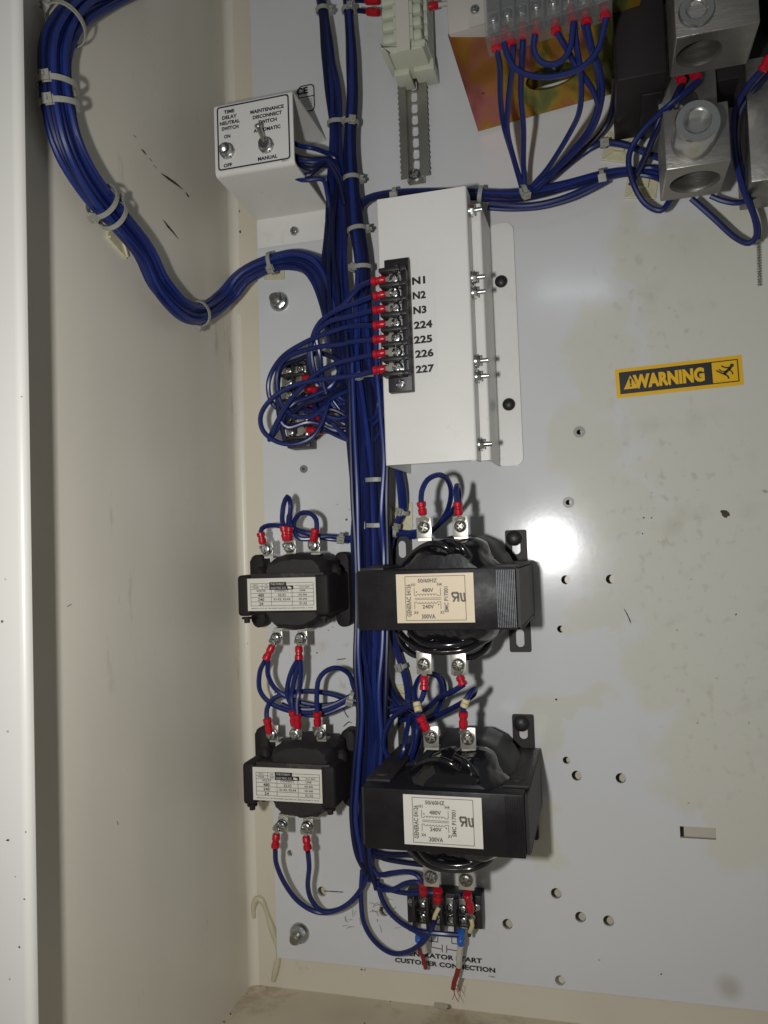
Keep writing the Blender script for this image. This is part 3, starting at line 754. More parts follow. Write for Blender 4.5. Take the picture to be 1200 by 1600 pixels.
pr.done('lettering', INK, pl)

# ================================================================ BOLTS
def flange_bolt(px, py, lab, ang):
    X, _, Z = at(px, py, .004); b = thing('flange_nut', lab, 'nut', (X, 0, Z), 'flanged nuts holding the panel')
    build('washer', MB().lathe((X, .0001, Z), (X, .0026, Z), [(0, .0068), (.5, .0066), (1, .0054)], n=30), STEEL, b)
    build('hex_nut', MB().lathe((X, .0026, Z), (X, .0072, Z), [(0, .0050), (.85, .0050), (1, .0043)], n=6, side=(math.cos(ang), 0, math.sin(ang))), STEEL, b)
    build('stud', MB().lathe((X, .007, Z), (X, .0115, Z), [(0, .0029), (.9, .0029), (1, .0024)], n=18), STEELD, b)
flange_bolt(433, 469, 'zinc flanged nut on the panel below the wire loom', .2)
flange_bolt(465, 1462, 'zinc flanged nut near the bottom left corner of the panel', .7)

# ================================================================ BUNDLES
mm = 0.001
WX = XW+.0105
nw = (1, 0, 0); nb = (0, -1, 0); nd_ = (.7, -.7, 0)
path = [('w', 240, -42, WX), ('w', 170, -12, WX), ('w', 118, 18, WX), ('w', 90, 68, WX), ('w', 88, 120, WX), ('w', 96, 180, WX), ('w', 112, 235, WX), ('w', 145, 295, WX), ('w', 190, 352, WX), ('w', 225, 398, WX), ('w', 248, 445, WX),
        ('w', 283, 482, WX+.001), ('w', 318, 489, WX+.002), (352, 464, .022), (382, 432, .018), (425, 411, .018), (468, 406, .020), (500, 425, .024), (517, 475, .026), (530, 540, .026)]
bundle('large blue wire loom curving down the side wall and up to the trunk', path,
       [v*mm for v in (9, 9.4, 9.6, 9.8, 9.4, 9.8, 10.2, 9.8, 8.4, 8.0, 8.2, 8.0, 7.0, 6.6, 7.2, 6.7, 8.0, 9.0, 8, 7.5)], 26,
       ties=((.256, -.5), (.339, .2), (.353, .2), (.452, -.3), (.468, 2.8), (.662, -.5), (.825, .8)), seed=2, hk=.8,
       normals=[nw]*12+[nd_, nd_]+[nb]*6, twist=1.6, dark=.15, r=.0016)
# trunks
TL = [(496, -40, .024), (505, 25, .024), (513, 90, .024), (522, 150, .024), (526, 215, .022), (526, 290, .025), (525, 360, .027), (524, 430, .028), (530, 500, .028), (540, 570, .028), (554, 640, .028), (561, 720, .027), (564, 800, .026),
      (566, 880, .024), (570, 960, .024), (577, 1040, .024), (579, 1110, .025), (578, 1180, .027), (574, 1260, .028), (570, 1330, .027), (578, 1370, .020)]
bundle('left-hand vertical blue wire trunk running the whole height of the panel', TL,
       [v*mm for v in (3.6, 3.7, 4.4, 5.6, 4.8, 5.8, 7.4, 8.6, 8.8, 8.2, 6.8, 6.5, 6.5, 6.4, 6.5, 7, 7.4, 6.6, 5.6, 4.6, 3.4)], 26, ties=((.045, -2.6), (.178, 3.0)), seed=3, wob=2.8, dark=.5, hk=.8)
TR = [(540, -40, .024), (545, 25, .024), (549, 95, .024), (550, 160, .024), (547, 225, .024), (550, 290, .025), (556, 350, .026), (565, 410, .027), (566, 480, .027), (570, 560, .027), (579, 640, .027), (586, 720, .026), (588, 800, .025),
      (590, 880, .023), (590, 960, .023), (589, 1040, .024), (590, 1120, .024), (590, 1180, .026), (584, 1250, .024), (578, 1330, .020), (576, 1375, .016)]
bundle('right-hand vertical blue wire trunk passing beside the white control box', TR,
       [v*mm for v in (3.6, 3.6, 4.4, 4.2, 4.2, 4.8, 5.4, 5.6, 6.6, 7.2, 6.8, 6.3, 6.6, 7, 6.6, 5.4, 5, 4.6, 4, 3.5, 3)], 20, ties=((.045, 2.0), (.17, 2.0), (.232, -2.6), (.285, -2.8), (.335, .8), (.455, 1.2), (.575, .3), (.625, .2)), seed=4, wob=2.8, dark=.45, hk=.8)
for i, P in enumerate(([(541, 520, .034), (546, 600, .036), (548, 690, .036), (551, 780, .035), (556, 870, .034), (557, 960, .034), (555, 1040, .036), (560, 1120, .036), (553, 1200, .036), (549, 1270, .034), (556, 1330, .03), (572, 1365, .024)],
                       [(550, 560, .036), (553, 650, .036), (558, 760, .036), (560, 850, .034), (562, 930, .034), (560, 1020, .036), (566, 1110, .036), (560, 1200, .036), (556, 1280, .034), (566, 1345, .028)],
                       [(596, 560, .034), (604, 620, .034), (606, 700, .036), (604, 780, .036), (606, 870, .032), (606, 950, .032), (604, 1040, .034), (602, 1120, .034), (603, 1200, .030)],
                       [(590, 470, .034), (588, 560, .038), (594, 640, .038), (600, 720, .038), (596, 800, .037), (600, 870, .032), (598, 1000, .036), (592, 1080, .038), (596, 1160, .036), (590, 1240, .03)])):
    lead('blue wire standing clear of the vertical trunk, %s' % ('outermost on its left', 'just inside the outermost left one', 'outermost on its right', 'winding along its right face')[i], P, group='wires lying outside the trunk', m=(WIRE2, WIRE3, WIRE2, WIRE3)[i], r=.0015)
# horizontal run behind the control box
HR = [(560, 395, .022), (559, 345, .022), (567, 317, .020), (600, 304, .018), (680, 300, .018), (740, 303, .018), (795, 306, .018), (840, 300, .018), (890, 288, .018), (940, 275, .018), (985, 268, .018), (1035, 274, .018)]
bundle('horizontal blue wire bundle running right from the control box to the aluminium lugs', HR,
       [v*mm for v in (3.2, 3.4, 3.6, 3, 3, 4.4, 4.8, 4.4, 3.8, 3.6, 3.0, 2.8)], 9, ties=((.26, 1.0), (.52, -.6), (.84, 1.0)), seed=5, hk=.7)
lead('single blue wire sagging below the horizontal bundle right of the control box', [(762, 325, .018), (800, 327, .016), (845, 324, .014), (890, 312, .015), (925, 296, .017), (950, 282, .018)], group='loose blue wires')
lead('blue wire just above the sagging one under the horizontal bundle', [(764, 318, .02), (820, 321, .02), (870, 312, .02), (920, 292, .02), (950, 278, .02)], group='loose blue wires')
bundle('thin dark wire bundle rising to the upper yellowed tie mount', [(818, 298, .024), (845, 288, .02), (880, 262, .014), (905, 242, .012), (930, 227, .014), (955, 223, .012), (985, 229, .012), (1010, 240, .012), (1036, 248, .014)],
       [v*mm for v in (3, 3, 2.8, 2.6, 2.4, 2.2, 2.2, 2, 2)], 4, ties=((.02, .4), (.64, 1.2)), seed=6, dark=.5)
# run to the tie mount below the control box
bundle('short blue wire bundle hanging below the control box through a yellowed mount', [(612, 700, .02), (622, 735, .018), (628, 770, .014), (629, 800, .010), (618, 822, .011), (611, 850, .016), (604, 885, .02), (608, 960, .02), (618, 1010, .014), (634, 1060, .012), (638, 1095, .010), (625, 1115, .012)],
       [v*mm for v in (3, 3, 3.4, 3.2, 2.6, 2.2, 2, 2.2, 2.4, 2.6, 2.6, 2.4)], 6, ties=((.255, 1.3), (.83, 1.2)), seed=8)
bundle('blue wire branch curving from trunk to the upper left of the big transformer', [(586, 760, .024), (592, 795, .022), (600, 822, .018), (618, 832, .016), (640, 834, .018), (668, 828, .022)],
       [v*mm for v in (3, 3, 3, 2.4, 2, 2)], 5, ties=((.62, 2.6),), seed=9)
bundle('blue wire branch sweeping right from trunk to the lower yellowed mount', [(596, 985, .024), (597, 1030, .022), (606, 1070, .018), (625, 1100, .014), (645, 1118, .016), (650, 1150, .025), (640, 1185, .03)],
       [v*mm for v in (3, 3.2, 3.4, 3.4, 3.8, 4.2, 4)], 8, ties=((.18, -.4),), seed=10)

# ================================================================ adhesive tie mounts
def mount(px, py, w, ang, lab, X=None, base=0.0):
    """square pad with a raised pyramid of ribs and a saddle"""
    if X is None: c = at(px, py, base)
    else: c = at_wall(px, py, X)
    t = thing('tie_mount', lab, 'cable tie mount', c, 'yellowed adhesive tie mounts')
    mb = MB(); h = w/2
    mb.box(-h, h, 0, .0016, -h, h, bev=.0003)
    for a in (45, 135, 225, 315):
        x, z = math.cos(math.radians(a))*h*.75, math.sin(math.radians(a))*h*.75
        mb.box(x-h*.55, x+h*.55, .0012, .0028, z-.0005, z+.0005, rot=-math.radians(a))
    mb2 = MB(); mb2.box(-h*.42, h*.42, .0014, .0042, -h*.34, -h*.18, bev=.0003); mb2.box(-h*.42, h*.42, .0014, .0042, h*.18, h*.34, bev=.0003); mb2.box(-h*.42, h*.42, .0034, .0046, -h*.34, h*.34, bev=.0003)
    M = Matrix.Rotation(ang, 4, 'Y')
    if X is not None: M = Matrix.Rotation(math.radians(90), 4, 'Z') @ M
    M = Matrix.Translation(V(c)) @ M
    for b_, nm in ((mb, 'pad'), (mb2, 'saddle')):
        b_.bm.transform(M); build(nm, b_, PAD, t, smooth=False)
mount(967, 232, .0175, .28, 'yellowed square tie mount, upper of the pair left of the aluminium lug')
mount(1003, 288, .0185, .18, 'yellowed square tie mount, lower of the pair left of the aluminium lug')
mount(624, 808, .0185, .02, 'yellowed square tie mount under the short bundle below the control box')
mount(636, 1088, .0155, -.05, 'yellowed square tie mount between the two large transformers')
mount(430, 420, .0150, .12, 'yellowed tie mount on the panel under the loom above the flanged nut')
mount(184, 366, .0190, .3, 'yellowed tie mount on the side wall under the loom', X=XW)

# ================================================================ SMALL TRANSFORMERS
def small_transformer():
    c = at(440, 929, .050); X0, Z0 = c[0], c[2]
    def u(px, py, d): a = at(px, py, d); return a[0], a[2]
    t = thing('small_transformer', 'small black control transformer with printed plate, upper of two at left', 'transformer', (X0, 0, Z0), 'small black control transformers')
    xl, xr = u(372, 930, .050)[0], u(512, 930, .050)[0]; zt, zb = u(450, 897, .050)[1], u(450, 962, .050)[1]
    mb = MB(); mb.box(xl+.005, xr, .014, .049, zb+.002, zt-.001, bev=.0012)
    build('core', mb, DULL, t)
    # clamp frame ends
    for k, (a, b) in enumerate(((xl, xl+.0085), (xr-.0085, xr+.0012))):
        mb = MB(); mb.box(a, b, .012, .0515, zb, zt, bev=.0022, seg=3)
        zc = (zt+zb)/2; xm = (a+b)/2
        mb.lathe((xm+.002, .030, zt-.002), (xm+.002, .030, zt+.0045), [(0, .0042), (.6, .0042), (1, .0022)], n=14)
        mb.lathe((xm-.0005, .046, zb-.0008), (xm-.0005, .046, zb-.0045), [(0, .0032), (.35, .0032), (.4, .0018), (1, .0018)], n=10)
        build('end_clamp', mb, DULL, t)
    # mounting feet lying on the panel
    for sx in (u(410, 930, .004)[0], u(541, 930, .004)[0]):
        mb = MB(); za, zz = u(540, 862, .006)[1], u(540, 978, .006)[1]; hw = .0048
        mb.prism(rrect(sx-hw, sx+hw, zz, za, .0042, 6), .0003, .012, bev=.0015)
        build('mounting_foot', mb, DULL, t)
    # winding: taped lump
    def lump(prof, d0, d1, name, m, seed, amp=.0009, rings=9):
        mb = MB(); bm = mb.bm; cxm = sum(p[0] for p in prof)/len(prof); czm = sum(p[1] for p in prof)/len(prof)
        dense = []
        for i in range(len(prof)):
            a, b = prof[i], prof[(i+1) % len(prof)]
            for k in range(6): dense.append((a[0]+(b[0]-a[0])*k/6, a[1]+(b[1]-a[1])*k/6))
        R_ = []
        for j in range(rings):
            f = j/(rings-1); dd = d0+(d1-d0)*f; s_ = (1-abs(2*f-1)**5*.16)
            row = []
            for (x, z) in dense:
                p = Vector((cxm+(x-cxm)*s_, -dd, czm+(z-czm)*s_)); nn = noise.noise(p*230+Vector((seed, 0, 0)))*amp + noise.noise(p*700+Vector((seed, 3, 0)))*amp*.4
                q = Vector((x-cxm, 0, z-czm)).normalized(); row.append(bm.verts.new(p+q*nn))
            R_.append(row)
        n = len(dense)
        for a, b in zip(R_, R_[1:]):
            for i in range(n): bm.faces.new((a[i], a[(i+1) % n], b[(i+1) % n], b[i]))
        bm.faces.new(R_[0]); bm.faces.new(R_[-1])
        return build(name, mb, m, t)
    P = [u(*p, .046) for p in ((408, 900), (412, 880), (432, 868), (462, 864), (492, 866), (505, 876), (510, 896), (510, 955), (500, 972), (482, 984), (455, 987), (430, 984), (416, 972), (406, 955))]
    lump(P, .010, .046, 'winding', TAPEM, 1)
    # laminated strip behind label
    b = u(415, 897, .0515)
    build('label_backing', MB().box(u(392, 930, .051)[0], u(506, 930, .051)[0], .049, .0508, zb+.0030, zt+.0006, bev=.0004), DUST, t)
    # terminals
    for (px, py, s_) in ((413, 858, -1), (449, 855, -1), (487, 852, -1), (428, 998, 1), (467, 998, 1)):
        x, z = u(px, py, .045); sg = 1 if s_ < 0 else -1
        tb = build('terminal_tab', MB().box(x-.0032, x+.0032, .0385, .0397, z-.0042 if sg > 0 else z-.0048, z+.0048 if sg > 0 else z+.0042, bev=.0002).box(x-.0030, x+.0030, .030, .0386, z-sg*.0052-.0006, z-sg*.0052+.0006), TIN, t)
        mb = MB(); washer(mb, x, .0410, z, .0036, .0012); screw_head(mb, x, .0422, z, .0033, .0022, slot='-' if px % 2 else 'x', ang=px*.37); mb.lathe((x, .034, z), (x, .0412, z), [(0, .0017), (1, .0017)], n=10)
        build('terminal_screw', mb, STEEL, tb)
    # printed plate
    e0, e1 = u(385, 905, .0512), u(495, 954, .0512); x0, x1 = e0[0], e1[0]; zA, zB = u(440, 903, .0512)[1], u(440, 954, .0512)[1]
    pl_ = build('printed_plate', MB().prism([(x0, zB), (x1, zB), (x1, zA), (x0, zA)], .0509, .0513), PAPERC, t, smooth=False)
    w_, h_ = x1-x0, zA-zB
    pr = Print(x0, zB, .0515)
    L_ = .00022
    fx0, fx1, fy0, fy1 = .06*w_, .965*w_, .15*h_, .85*h_
    pr.frame(fx0, fx1, fy0, fy1, L_)
    for fy in (.28, .42, .54, .66): pr.line(fx0, fy*h_, fx1, fy*h_, L_)
    for fx_ in (.36, .66): pr.line(fx_*w_, fy0, fx_*w_, .66*h_, L_)
    pr.line(fx0, .75*h_, .33*w_, .75*h_, L_); pr.line(.23*w_, .66*h_, .23*w_, fy1, L_); pr.line(.70*w_, .76*h_, fx1, .76*h_, L_)
    for (s_, fx_, fy, hh, wf) in (('VOLTS', .21, .61, .06, .13), ('480', .21, .48, .085, .09), ('240', .21, .35, .085, .09), ('24', .21, .215, .085, .06),
                                 ('CONNECT', .51, .61, .055, .2), ('X2-X3', .51, .48, .075, .11), ('X1-X3, X2-X4', .51, .35, .07, .24),
                                 ('LINE', .81, .61, .055, .08), ('H1-H4', .81, .48, .07, .11), ('H1-H4', .81, .35, .07, .11), ('X1-X2', .81, .215, .07, .11),
                                 ('PRIM.', .14, .71, .035, .09), ('SEC.', .14, .80, .035, .09), ('50/60', .29, .71, .035, .05), ('HZ', .29, .80, .035, .04), ('E41287', .84, .71, .035, .14),
                                 ('MADE IN U.S.A. BY THE FOREST ELECTRIC CO., MELROSE PARK, IL 60160', .51, .075, .028, .88)):
        pr.text(s_, fx_*w_, fy*h_, hh*h_, width=wf*w_, bold=.02)
    pr.done('lettering', INK, pl_)
    pr = Print(x0, zB, .0515); pr.rect(.335*w_, .58*w_, .76*h_, .875*h_); pr.rect(.335*w_, .68*w_, .64*h_, .765*h_); pr.done('title_block', INK, pl_)
    pr = Print(x0, zB, .0517); pr.text('THE FOREST', .455*w_, .815*h_, .06*h_, width=.20*w_, bold=.0); pr.text('ELECTRIC CO.', .47*w_, .70*h_, .06*h_, width=.22*w_, bold=.0)
    pr.poly([(.60*w_, .67*h_), (.66*w_, .67*h_), (.65*w_, .72*h_), (.60*w_, .745*h_)]); pr.done('title_lettering', PAPERC, pl_)
    return t
st1 = small_transformer()
v0, v1 = V(at(440, 929, .0512)), V(at(449, 1227, .0512))
st2 = clone(st1, v1-v0, 'small black control transformer with printed plate, lower of two at left')

# ================================================================ LARGE TRANSFORMERS
def big_transformer():
    def u(px, py, d): a = at(px, py, d); return a[0], a[2]
    DF = .095
    c = at(681, 934, DF)
    t = thing('large_transformer', 'large black transformer with yellowed 300VA label, upper of two', 'transformer', (c[0], 0, c[2]), 'large black transformers')
    xl, xr = u(558, 935, DF)[0], u(806, 935, DF)[0]; zt, zb = u(690, 889, DF)[1], u(690, 985, DF)[1]
    mb = MB(); mb.box(xl, xr, .050, DF-.0006, zb, zt, bev=.0007)
    build('core', mb, VARN, t)
    # edges of the steel laminations at the right end
    mb = MB()
    for k in range(11):
        x = xr-.0003-k*.0009; mb.box(x-.0002, x+.0002, .052, DF, zb+.0012, zt-.0012)
    build('laminations', mb, mat('bare_lamination_steel', (0.045, 0.047, 0.05), rough=.42, metal=.7, noise_amt=.5, nscale=150, bump=.3, bscale=400), t, smooth=False, kind='stuff')
    # folded end brackets reaching the panel
    for k, (xa, tabx) in enumerate(((xr+.0002, u(806, 850, .003)[0]), (xl-.0018, u(628, 870, .003)[0]))):
        mb = MB(); P = [(xa, .060, zt-.0003), (xa+.0016, .060, zt-.0003)]
        mb.hexa([(xa, DF-.004, zb+.001), (xa+.0016, DF-.004, zb+.001), (xa+.0016, DF-.004, zt-.001), (xa, DF-.004, zt-.001), (xa, .006, zb+.001), (xa+.0016, .006, zb+.001), (xa+.0016, .006, zt-.001), (xa, .006, zt-.001)])
        build('end_plate', mb, DUST, t, smooth=False)
        # folded ears over the top and bottom of the core
        e0, e1 = (xa-.012, xa+.0015) if k == 0 else (xa, xa+.0135)
        mb = MB(); mb.box(e0, e1, .006, DF-.012, zt-.0005, zt+.0012, bev=.0003); mb.box(e0, e1, .006, DF-.012, zb-.0012, zb+.0005, bev=.0003)
        mb.lathe(((e0+e1)/2, DF-.022, zt+.001), ((e0+e1)/2, DF-.022, zt+.0028), [(0, .0040), (.6, .0034), (1, .001)], n=16)
        build('bracket_ear', mb, DUST, t)
        # slotted feet
        zt2, zt1 = u(805, 828, .002)[1], u(805, 884, .002)[1]; zb1, zb2 = u(814, 968, .002)[1], u(814, 1019, .002)[1]
        hw = .0066
        for (za, zc) in ((zt1-.004, zt2), (zb2, zb1+.004)):
            mb = MB(); up_ = za > c[2]; sc_ = (za+zc)/2 + (.0035 if up_ else -.0035)
            add_plate(mb, [rrect(tabx-hw, tabx+hw, za, zc, .0012, 3), rrect(tabx-.0026, tabx+.0026, sc_-.0055, sc_+.0055, .0025, 5)], .0003, .0022)
            build('slotted_foot', mb, DUST, t, smooth=False)
    X, Z = u(803, 841, .003)
    build('foot_bolt', MB().lathe((X, .0022, Z), (X, .0062, Z), [(0, .0048), (.5, .0048), (.8, .0036), (1, .0014)], n=18), BLK, t)
    # winding wrapped in shiny tape, bulging above and below the core
    prof = [u(*p, .085) for p in ((618, 900), (622, 880), (640, 860), (658, 846), (690, 838), (728, 838), (752, 848), (772, 868), (784, 890), (786, 980), (774, 998), (752, 1012), (728, 1021), (688, 1024), (655, 1020), (634, 1004), (620, 985))]
    cxm = sum(p[0] for p in prof)/len(prof); czm = c[2]
    def wound(dA, dB, grow, squeeze, amp1, crs, seed, name, m, parent, NR):
        mb = MB(); bm = mb.bm; dense = []; rows = []
        for i in range(len(prof)):
            a, b = prof[i], prof[(i+1) % len(prof)]
            for k in range(9): dense.append((a[0]+(b[0]-a[0])*k/9, a[1]+(b[1]-a[1])*k/9))
        for j in range(NR):
            f = j/(NR-1); dd = dA+(dB-dA)*f; s_ = (1-squeeze(f))*grow
            row = []
            for (x, z) in dense:
                p = Vector((cxm+(x-cxm)*s_, -dd, czm+(z-czm)*s_)); a = math.atan2(z-czm, x-cxm)
                crease = abs(math.sin(a*3.5+noise.noise(p*40+Vector((seed, 0, 0)))*2.2))**.35
                am = noise.noise(p*70)*amp1 + noise.noise(p*240)*amp1*.2 - (1-crease)*crs
                q = Vector((x-cxm, 0, z-czm)).normalized(); row.append(bm.verts.new(p+q*am))
            rows.append(row)
        n = len(dense)
        for a, b in zip(rows, rows[1:]):
            for i in range(n): bm.faces.new((a[i], a[(i+1) % n], b[(i+1) % n], b[i]))
        bm.faces.new(rows[0]); bm.faces.new(rows[-1])
        return build(name, mb, m, parent)
    wnd = wound(.016, .066, 1.03, lambda f: .10*abs(2*f-1)**6, .0007, .0003, 3, 'winding', DULLT, t, 14)
    wound(.060, .0880, 1.0, lambda f: .30*f**3+.10*(1-f)**6, .0024, .0022, 0, 'tape_wrap', TAPE, wnd, 22)
    # loops of tape and lead-out sleeving around the winding
    for k, P in enumerate(([(632, 882, .070), (650, 862, .078), (672, 850, .084), (690, 852, .086), (706, 862, .085), (716, 884, .080)],
                           [(700, 846, .082), (716, 850, .086), (728, 864, .086), (738, 884, .082)],
                           [(626, 990, .070), (640, 1004, .078), (665, 1016, .082), (700, 1018, .082), (735, 1012, .08), (770, 992, .07)],
                           [(640, 988, .080), (660, 1004, .085), (690, 1008, .087), (725, 1004, .085), (752, 988, .08)],
                           [(622, 990, .055), (632, 1012, .060), (650, 1024, .064), (672, 1024, .066)],
                           [(770, 990, .05), (760, 1012, .055), (740, 1026, .06), (716, 1026, .062)])):
        build('lead_out_sleeve', MB().tube(smooth_path(W3(P), .0015), .0018, n=10), TAPE, wnd)
    # screw tabs
    for (px, py, s_) in ((662, 824, 1), (719, 822, 1), (662, 1038, -1), (716, 1039, -1)):
        x, z = u(px, py, .074)
        tb = build('terminal_tab', MB().box(x-.0042, x+.0042, .0722, .0736, z-.0060 if s_ > 0 else z-.0055, z+.0055 if s_ > 0 else z+.0064, bev=.0002).box(x-.0038, x+.0038, .066, .0723, z-s_*.0066-.0008, z-s_*.0066+.0008), TIN, t)
        mb = MB(); screw_head(mb, x, .0738, z, .0034, .0020, ang=px*.13); washer(mb, x, .0735, z, .0038, .0006)
        build('terminal_screw', mb, STEELD, tb)
    # paper label
    x0, x1 = u(620, 934, DF)[0], u(741, 934, DF)[0]; zA, zB = u(680, 896, DF)[1], u(680, 973, DF)[1]
    pl_ = build('paper_label', MB().prism([(x0, zB), (x1, zB), (x1, zA), (x0, zA)], DF, DF+.0003), PAPERY, t, smooth=False)
    w_, h_ = x1-x0, zA-zB
    pr = Print(x0, zB, DF+.0005); L_ = .00028
    pr.frame(.115*w_, .895*w_, .045*h_, .955*h_, L_*1.1)
    # coil diagram: two windings either side of a core
    def coil(y, sgn, yl):
        P = [(.235*w_, yl), (.235*w_, y)]
        xs = .265*w_; n_ = 7; pw = (.53-.265)*w_/n_
        P.append((xs, y))
        for k in range(n_):
            for q_ in range(1, 6):
                a = math.pi*q_/5; P.append((xs+pw*k+pw/2-pw/2*math.cos(a), y+sgn*math.sin(a)*pw*.55))
        P += [(.575*w_, y), (.575*w_, yl)]
        pr.path(P, L_)
    coil(.555*h_, 1, .71*h_); coil(.425*h_, -1, .28*h_)
    pr.line(.24*w_, .505*h_, .58*w_, .505*h_, L_); pr.line(.24*w_, .475*h_, .58*w_, .475*h_, L_)
    for (s_, a, b, hh, wf, an) in (('50/60HZ', .41, .86, .075, .25, 0), ('480V', .41, .665, .075, .15, 0), ('240V', .41, .33, .075, .15, 0), ('300VA', .41, .13, .085, .18, 0),
                                  ('H1', .225, .78, .06, .05, 0), ('H4', .565, .78, .06, .06, 0), ('X4', .25, .21, .06, .06, 0), ('X1', .585, .21, .06, .05, 0)):
        pr.text(s_, a*w_, b*h_, hh*h_, width=wf*w_, bold=.03, ang=an)
    pr.text('GENERAC E4126', .16*w_, .46*h_, .055*w_, width=.66*h_, bold=.03, ang=math.pi/2)
    pr.text('SMC P17001', .645*w_, .47*h_, .05*w_, width=.52*h_, bold=.03, ang=-math.pi/2 + math.pi)
    for (a, b) in ((.265, .63), (.545, .37)): pr.poly([(a*w_+.0004*math.cos(k*.785), b*h_+.0004*math.sin(k*.785)) for k in range(8)])
    # backwards-R U component mark
    pr.text('R', -.0, -.0, .0001) if False else None
    pr.path([(.72*w_, .60*h_), (.80*w_, .60*h_), (.80*w_, .42*h_)], .0011); pr.path([(.72*w_, .60*h_), (.735*w_, .51*h_), (.80*w_, .51*h_)], .0010); pr.line(.765*w_, .50*h_, .735*w_, .42*h_, .0010)
    pr.path([(.83*w_, .60*h_), (.845*w_, .435*h_), (.885*w_, .435*h_), (.875*w_, .60*h_)], .0010)
    pr.done('lettering', INKG, pl_)
    return t
bt1 = big_transformer()
v0, v1 = V(at(681, 934, .0955)), V(at(693, 1283, .0955))
bt2 = clone(bt1, v1-v0, 'large black transformer with white 300VA label, lower of two')
for ch in list(bt2.children):
    if ch.name.startswith('paper_label'):
        ch.data = ch.data.copy(); ch.data.materials[0] = PAPERC
    if ch.name.startswith('laminations'):
        ch.data = ch.data.copy(); ch.data.materials[0] = VARN

# ================================================================ LEFT TERMINAL BLOCK
def u(px, py, d): a = at(px, py, d); return a[0], a[2]
x0, x1 = u(441, 630, .02)[0], u(477, 630, .02)[0]; z1, z0 = u(458, 560, .02)[1], u(458, 698, .02)[1]
lb = thing('terminal_block', 'small black terminal block half hidden by looping blue wires', 'terminal block', ((x0+x1)/2, 0, z0))
mb = MB(); mb.box(x0, x1, .0004, .014, z0, z1, bev=.0006)
rws = [576, 595, 614, 633, 652, 674]; zz = [u(458, r, .02)[1] for r in rws]; pt_ = (zz[0]-zz[-1])/5
for k in range(7):
    z = zz[0]+pt_/2-k*pt_; mb.box(x0-.0004, x1+.0004, .0135, .0215, z-.0009, z+.0009, bev=.0003)
mb.box(x0+.0068, x0+.0082, .0135, .019, zz[-1]-pt_/2, zz[0]+pt_/2)
build('block_body', mb, BLK, lb)
for k, z in enumerate(zz):
    build('terminal_plate', MB().box(x0+.0008, x1-.0008, .014, .0152, z-.0026, z+.0026, bev=.0003), TIN, lb)
    for j, xx in enumerate((x0+.0040, x1-.0038)):
        mb = MB(); screw_head(mb, xx, .0154, z, .0026, .0020, slot='-', ang=k+j*2.1); build('terminal_screw', mb, STEEL, lb)
mb = MB(); screw_head(mb, (x0+x1)/2, .0143, z0+.0030, .0022, .0012); build('mounting_screw', mb, STEELD, lb)

# ---- leads from the numbered strip looping over to the left block
strip = [('N1', 438, [(580, 440, .068), (560, 450, .060), (535, 478, .056), (505, 500, .052), (488, 530, .048), (483, 560, .044), (492, 590, .038), (515, 612, .032), (545, 640, .028)]),
         ('N2', 461, [(583, 463, .068), (555, 474, .060), (528, 484, .056), (500, 504, .052), (487, 535, .047), (490, 575, .042), (503, 602, .036), (530, 640, .030), (548, 665, .028)]),
         ('N3', 483, [(583, 485, .067), (550, 494, .059), (516, 502, .055), (495, 522, .050), (500, 556, .046), (503, 590, .040), (515, 625, .034), (540, 655, .028)]),
         ('224', 507, [(583, 509, .067), (555, 509, .060), (533, 513, .056), (487, 530, .050), (447, 553, .044), (427, 577, .040), (419, 602, .038), (424, 628, .036), (440, 641, .032), (470, 640, .03), (505, 650, .032), (548, 690, .03)]),
         ('225', 530, [(583, 531, .067), (550, 534, .059), (533, 538, .055), (493, 543, .050), (453, 556, .045), (434, 580, .042), (434, 615, .040), (446, 640, .038), (470, 652, .036), (497, 645, .036), (520, 622, .034), (545, 610, .03)]),
         ('226', 552, [(583, 554, .067), (547, 562, .058), (513, 573, .053), (480, 597, .048), (450, 630, .045), (430, 665, .043), (421, 687, .040), (432, 672, .036), (450, 640, .033), (468, 622, .028), (474, 616, .022)]),
         ('227', 577, [(583, 579, .067), (560, 586, .060), (535, 589, .057), (500, 593, .052), (460, 602, .050), (427, 621, .048), (408, 647, .047), (411, 673, .046), (432, 690, .044), (460, 694, .042), (487, 683, .040), (503, 660, .038), (513, 630, .036), (520, 605, .032), (535, 585, .028)])]
for (nm, y, P) in strip:
    lead('blue lead with red crimp on the %s terminal of the numbered strip' % {'N1': 'topmost', 'N2': 'second from top', 'N3': 'third from top', '224': 'middle', '225': 'third from bottom', '226': 'second from bottom', '227': 'lowest'}[nm], P, [((P[0][0]+1, P[0][1], .068), (603, y-1, .0685), (614, y-2, .0688))], group='blue leads on the numbered strip')
# leads at the left block
LBL = [('top', [(543, 620, .028), (520, 605, .030), (500, 596, .026), (492, 594, .022)], ((491, 594, .020), (474, 590, .0185), (467, 592, .0170))),
       ('second', [(546, 630, .028), (525, 618, .032), (505, 612, .027), (497, 611, .023)], ((496, 611, .022), (478, 607, .0195), (468, 612, .0175))),
       ('third', [(548, 650, .028), (530, 638, .03), (510, 630, .026), (498, 631, .022)], ((497, 631, .022), (480, 630, .0195), (468, 632, .0175))),
       ('fourth', [(548, 662, .028), (530, 655, .028), (512, 652, .025), (500, 653, .021)], ((500, 653, .021), (482, 651, .0195), (468, 652, .0175))),
       ('lowest', [(550, 690, .026), (530, 682, .026), (515, 675, .024), (505, 673, .021)], ((504, 673, .020), (480, 672, .0188), (468, 673, .0175)))]
for (nm, P, s_) in LBL:
    lead('blue lead with red crimp entering the small left block, %s one' % nm, P, [s_], group='blue leads on the small left block')
RG = random.Random(5)
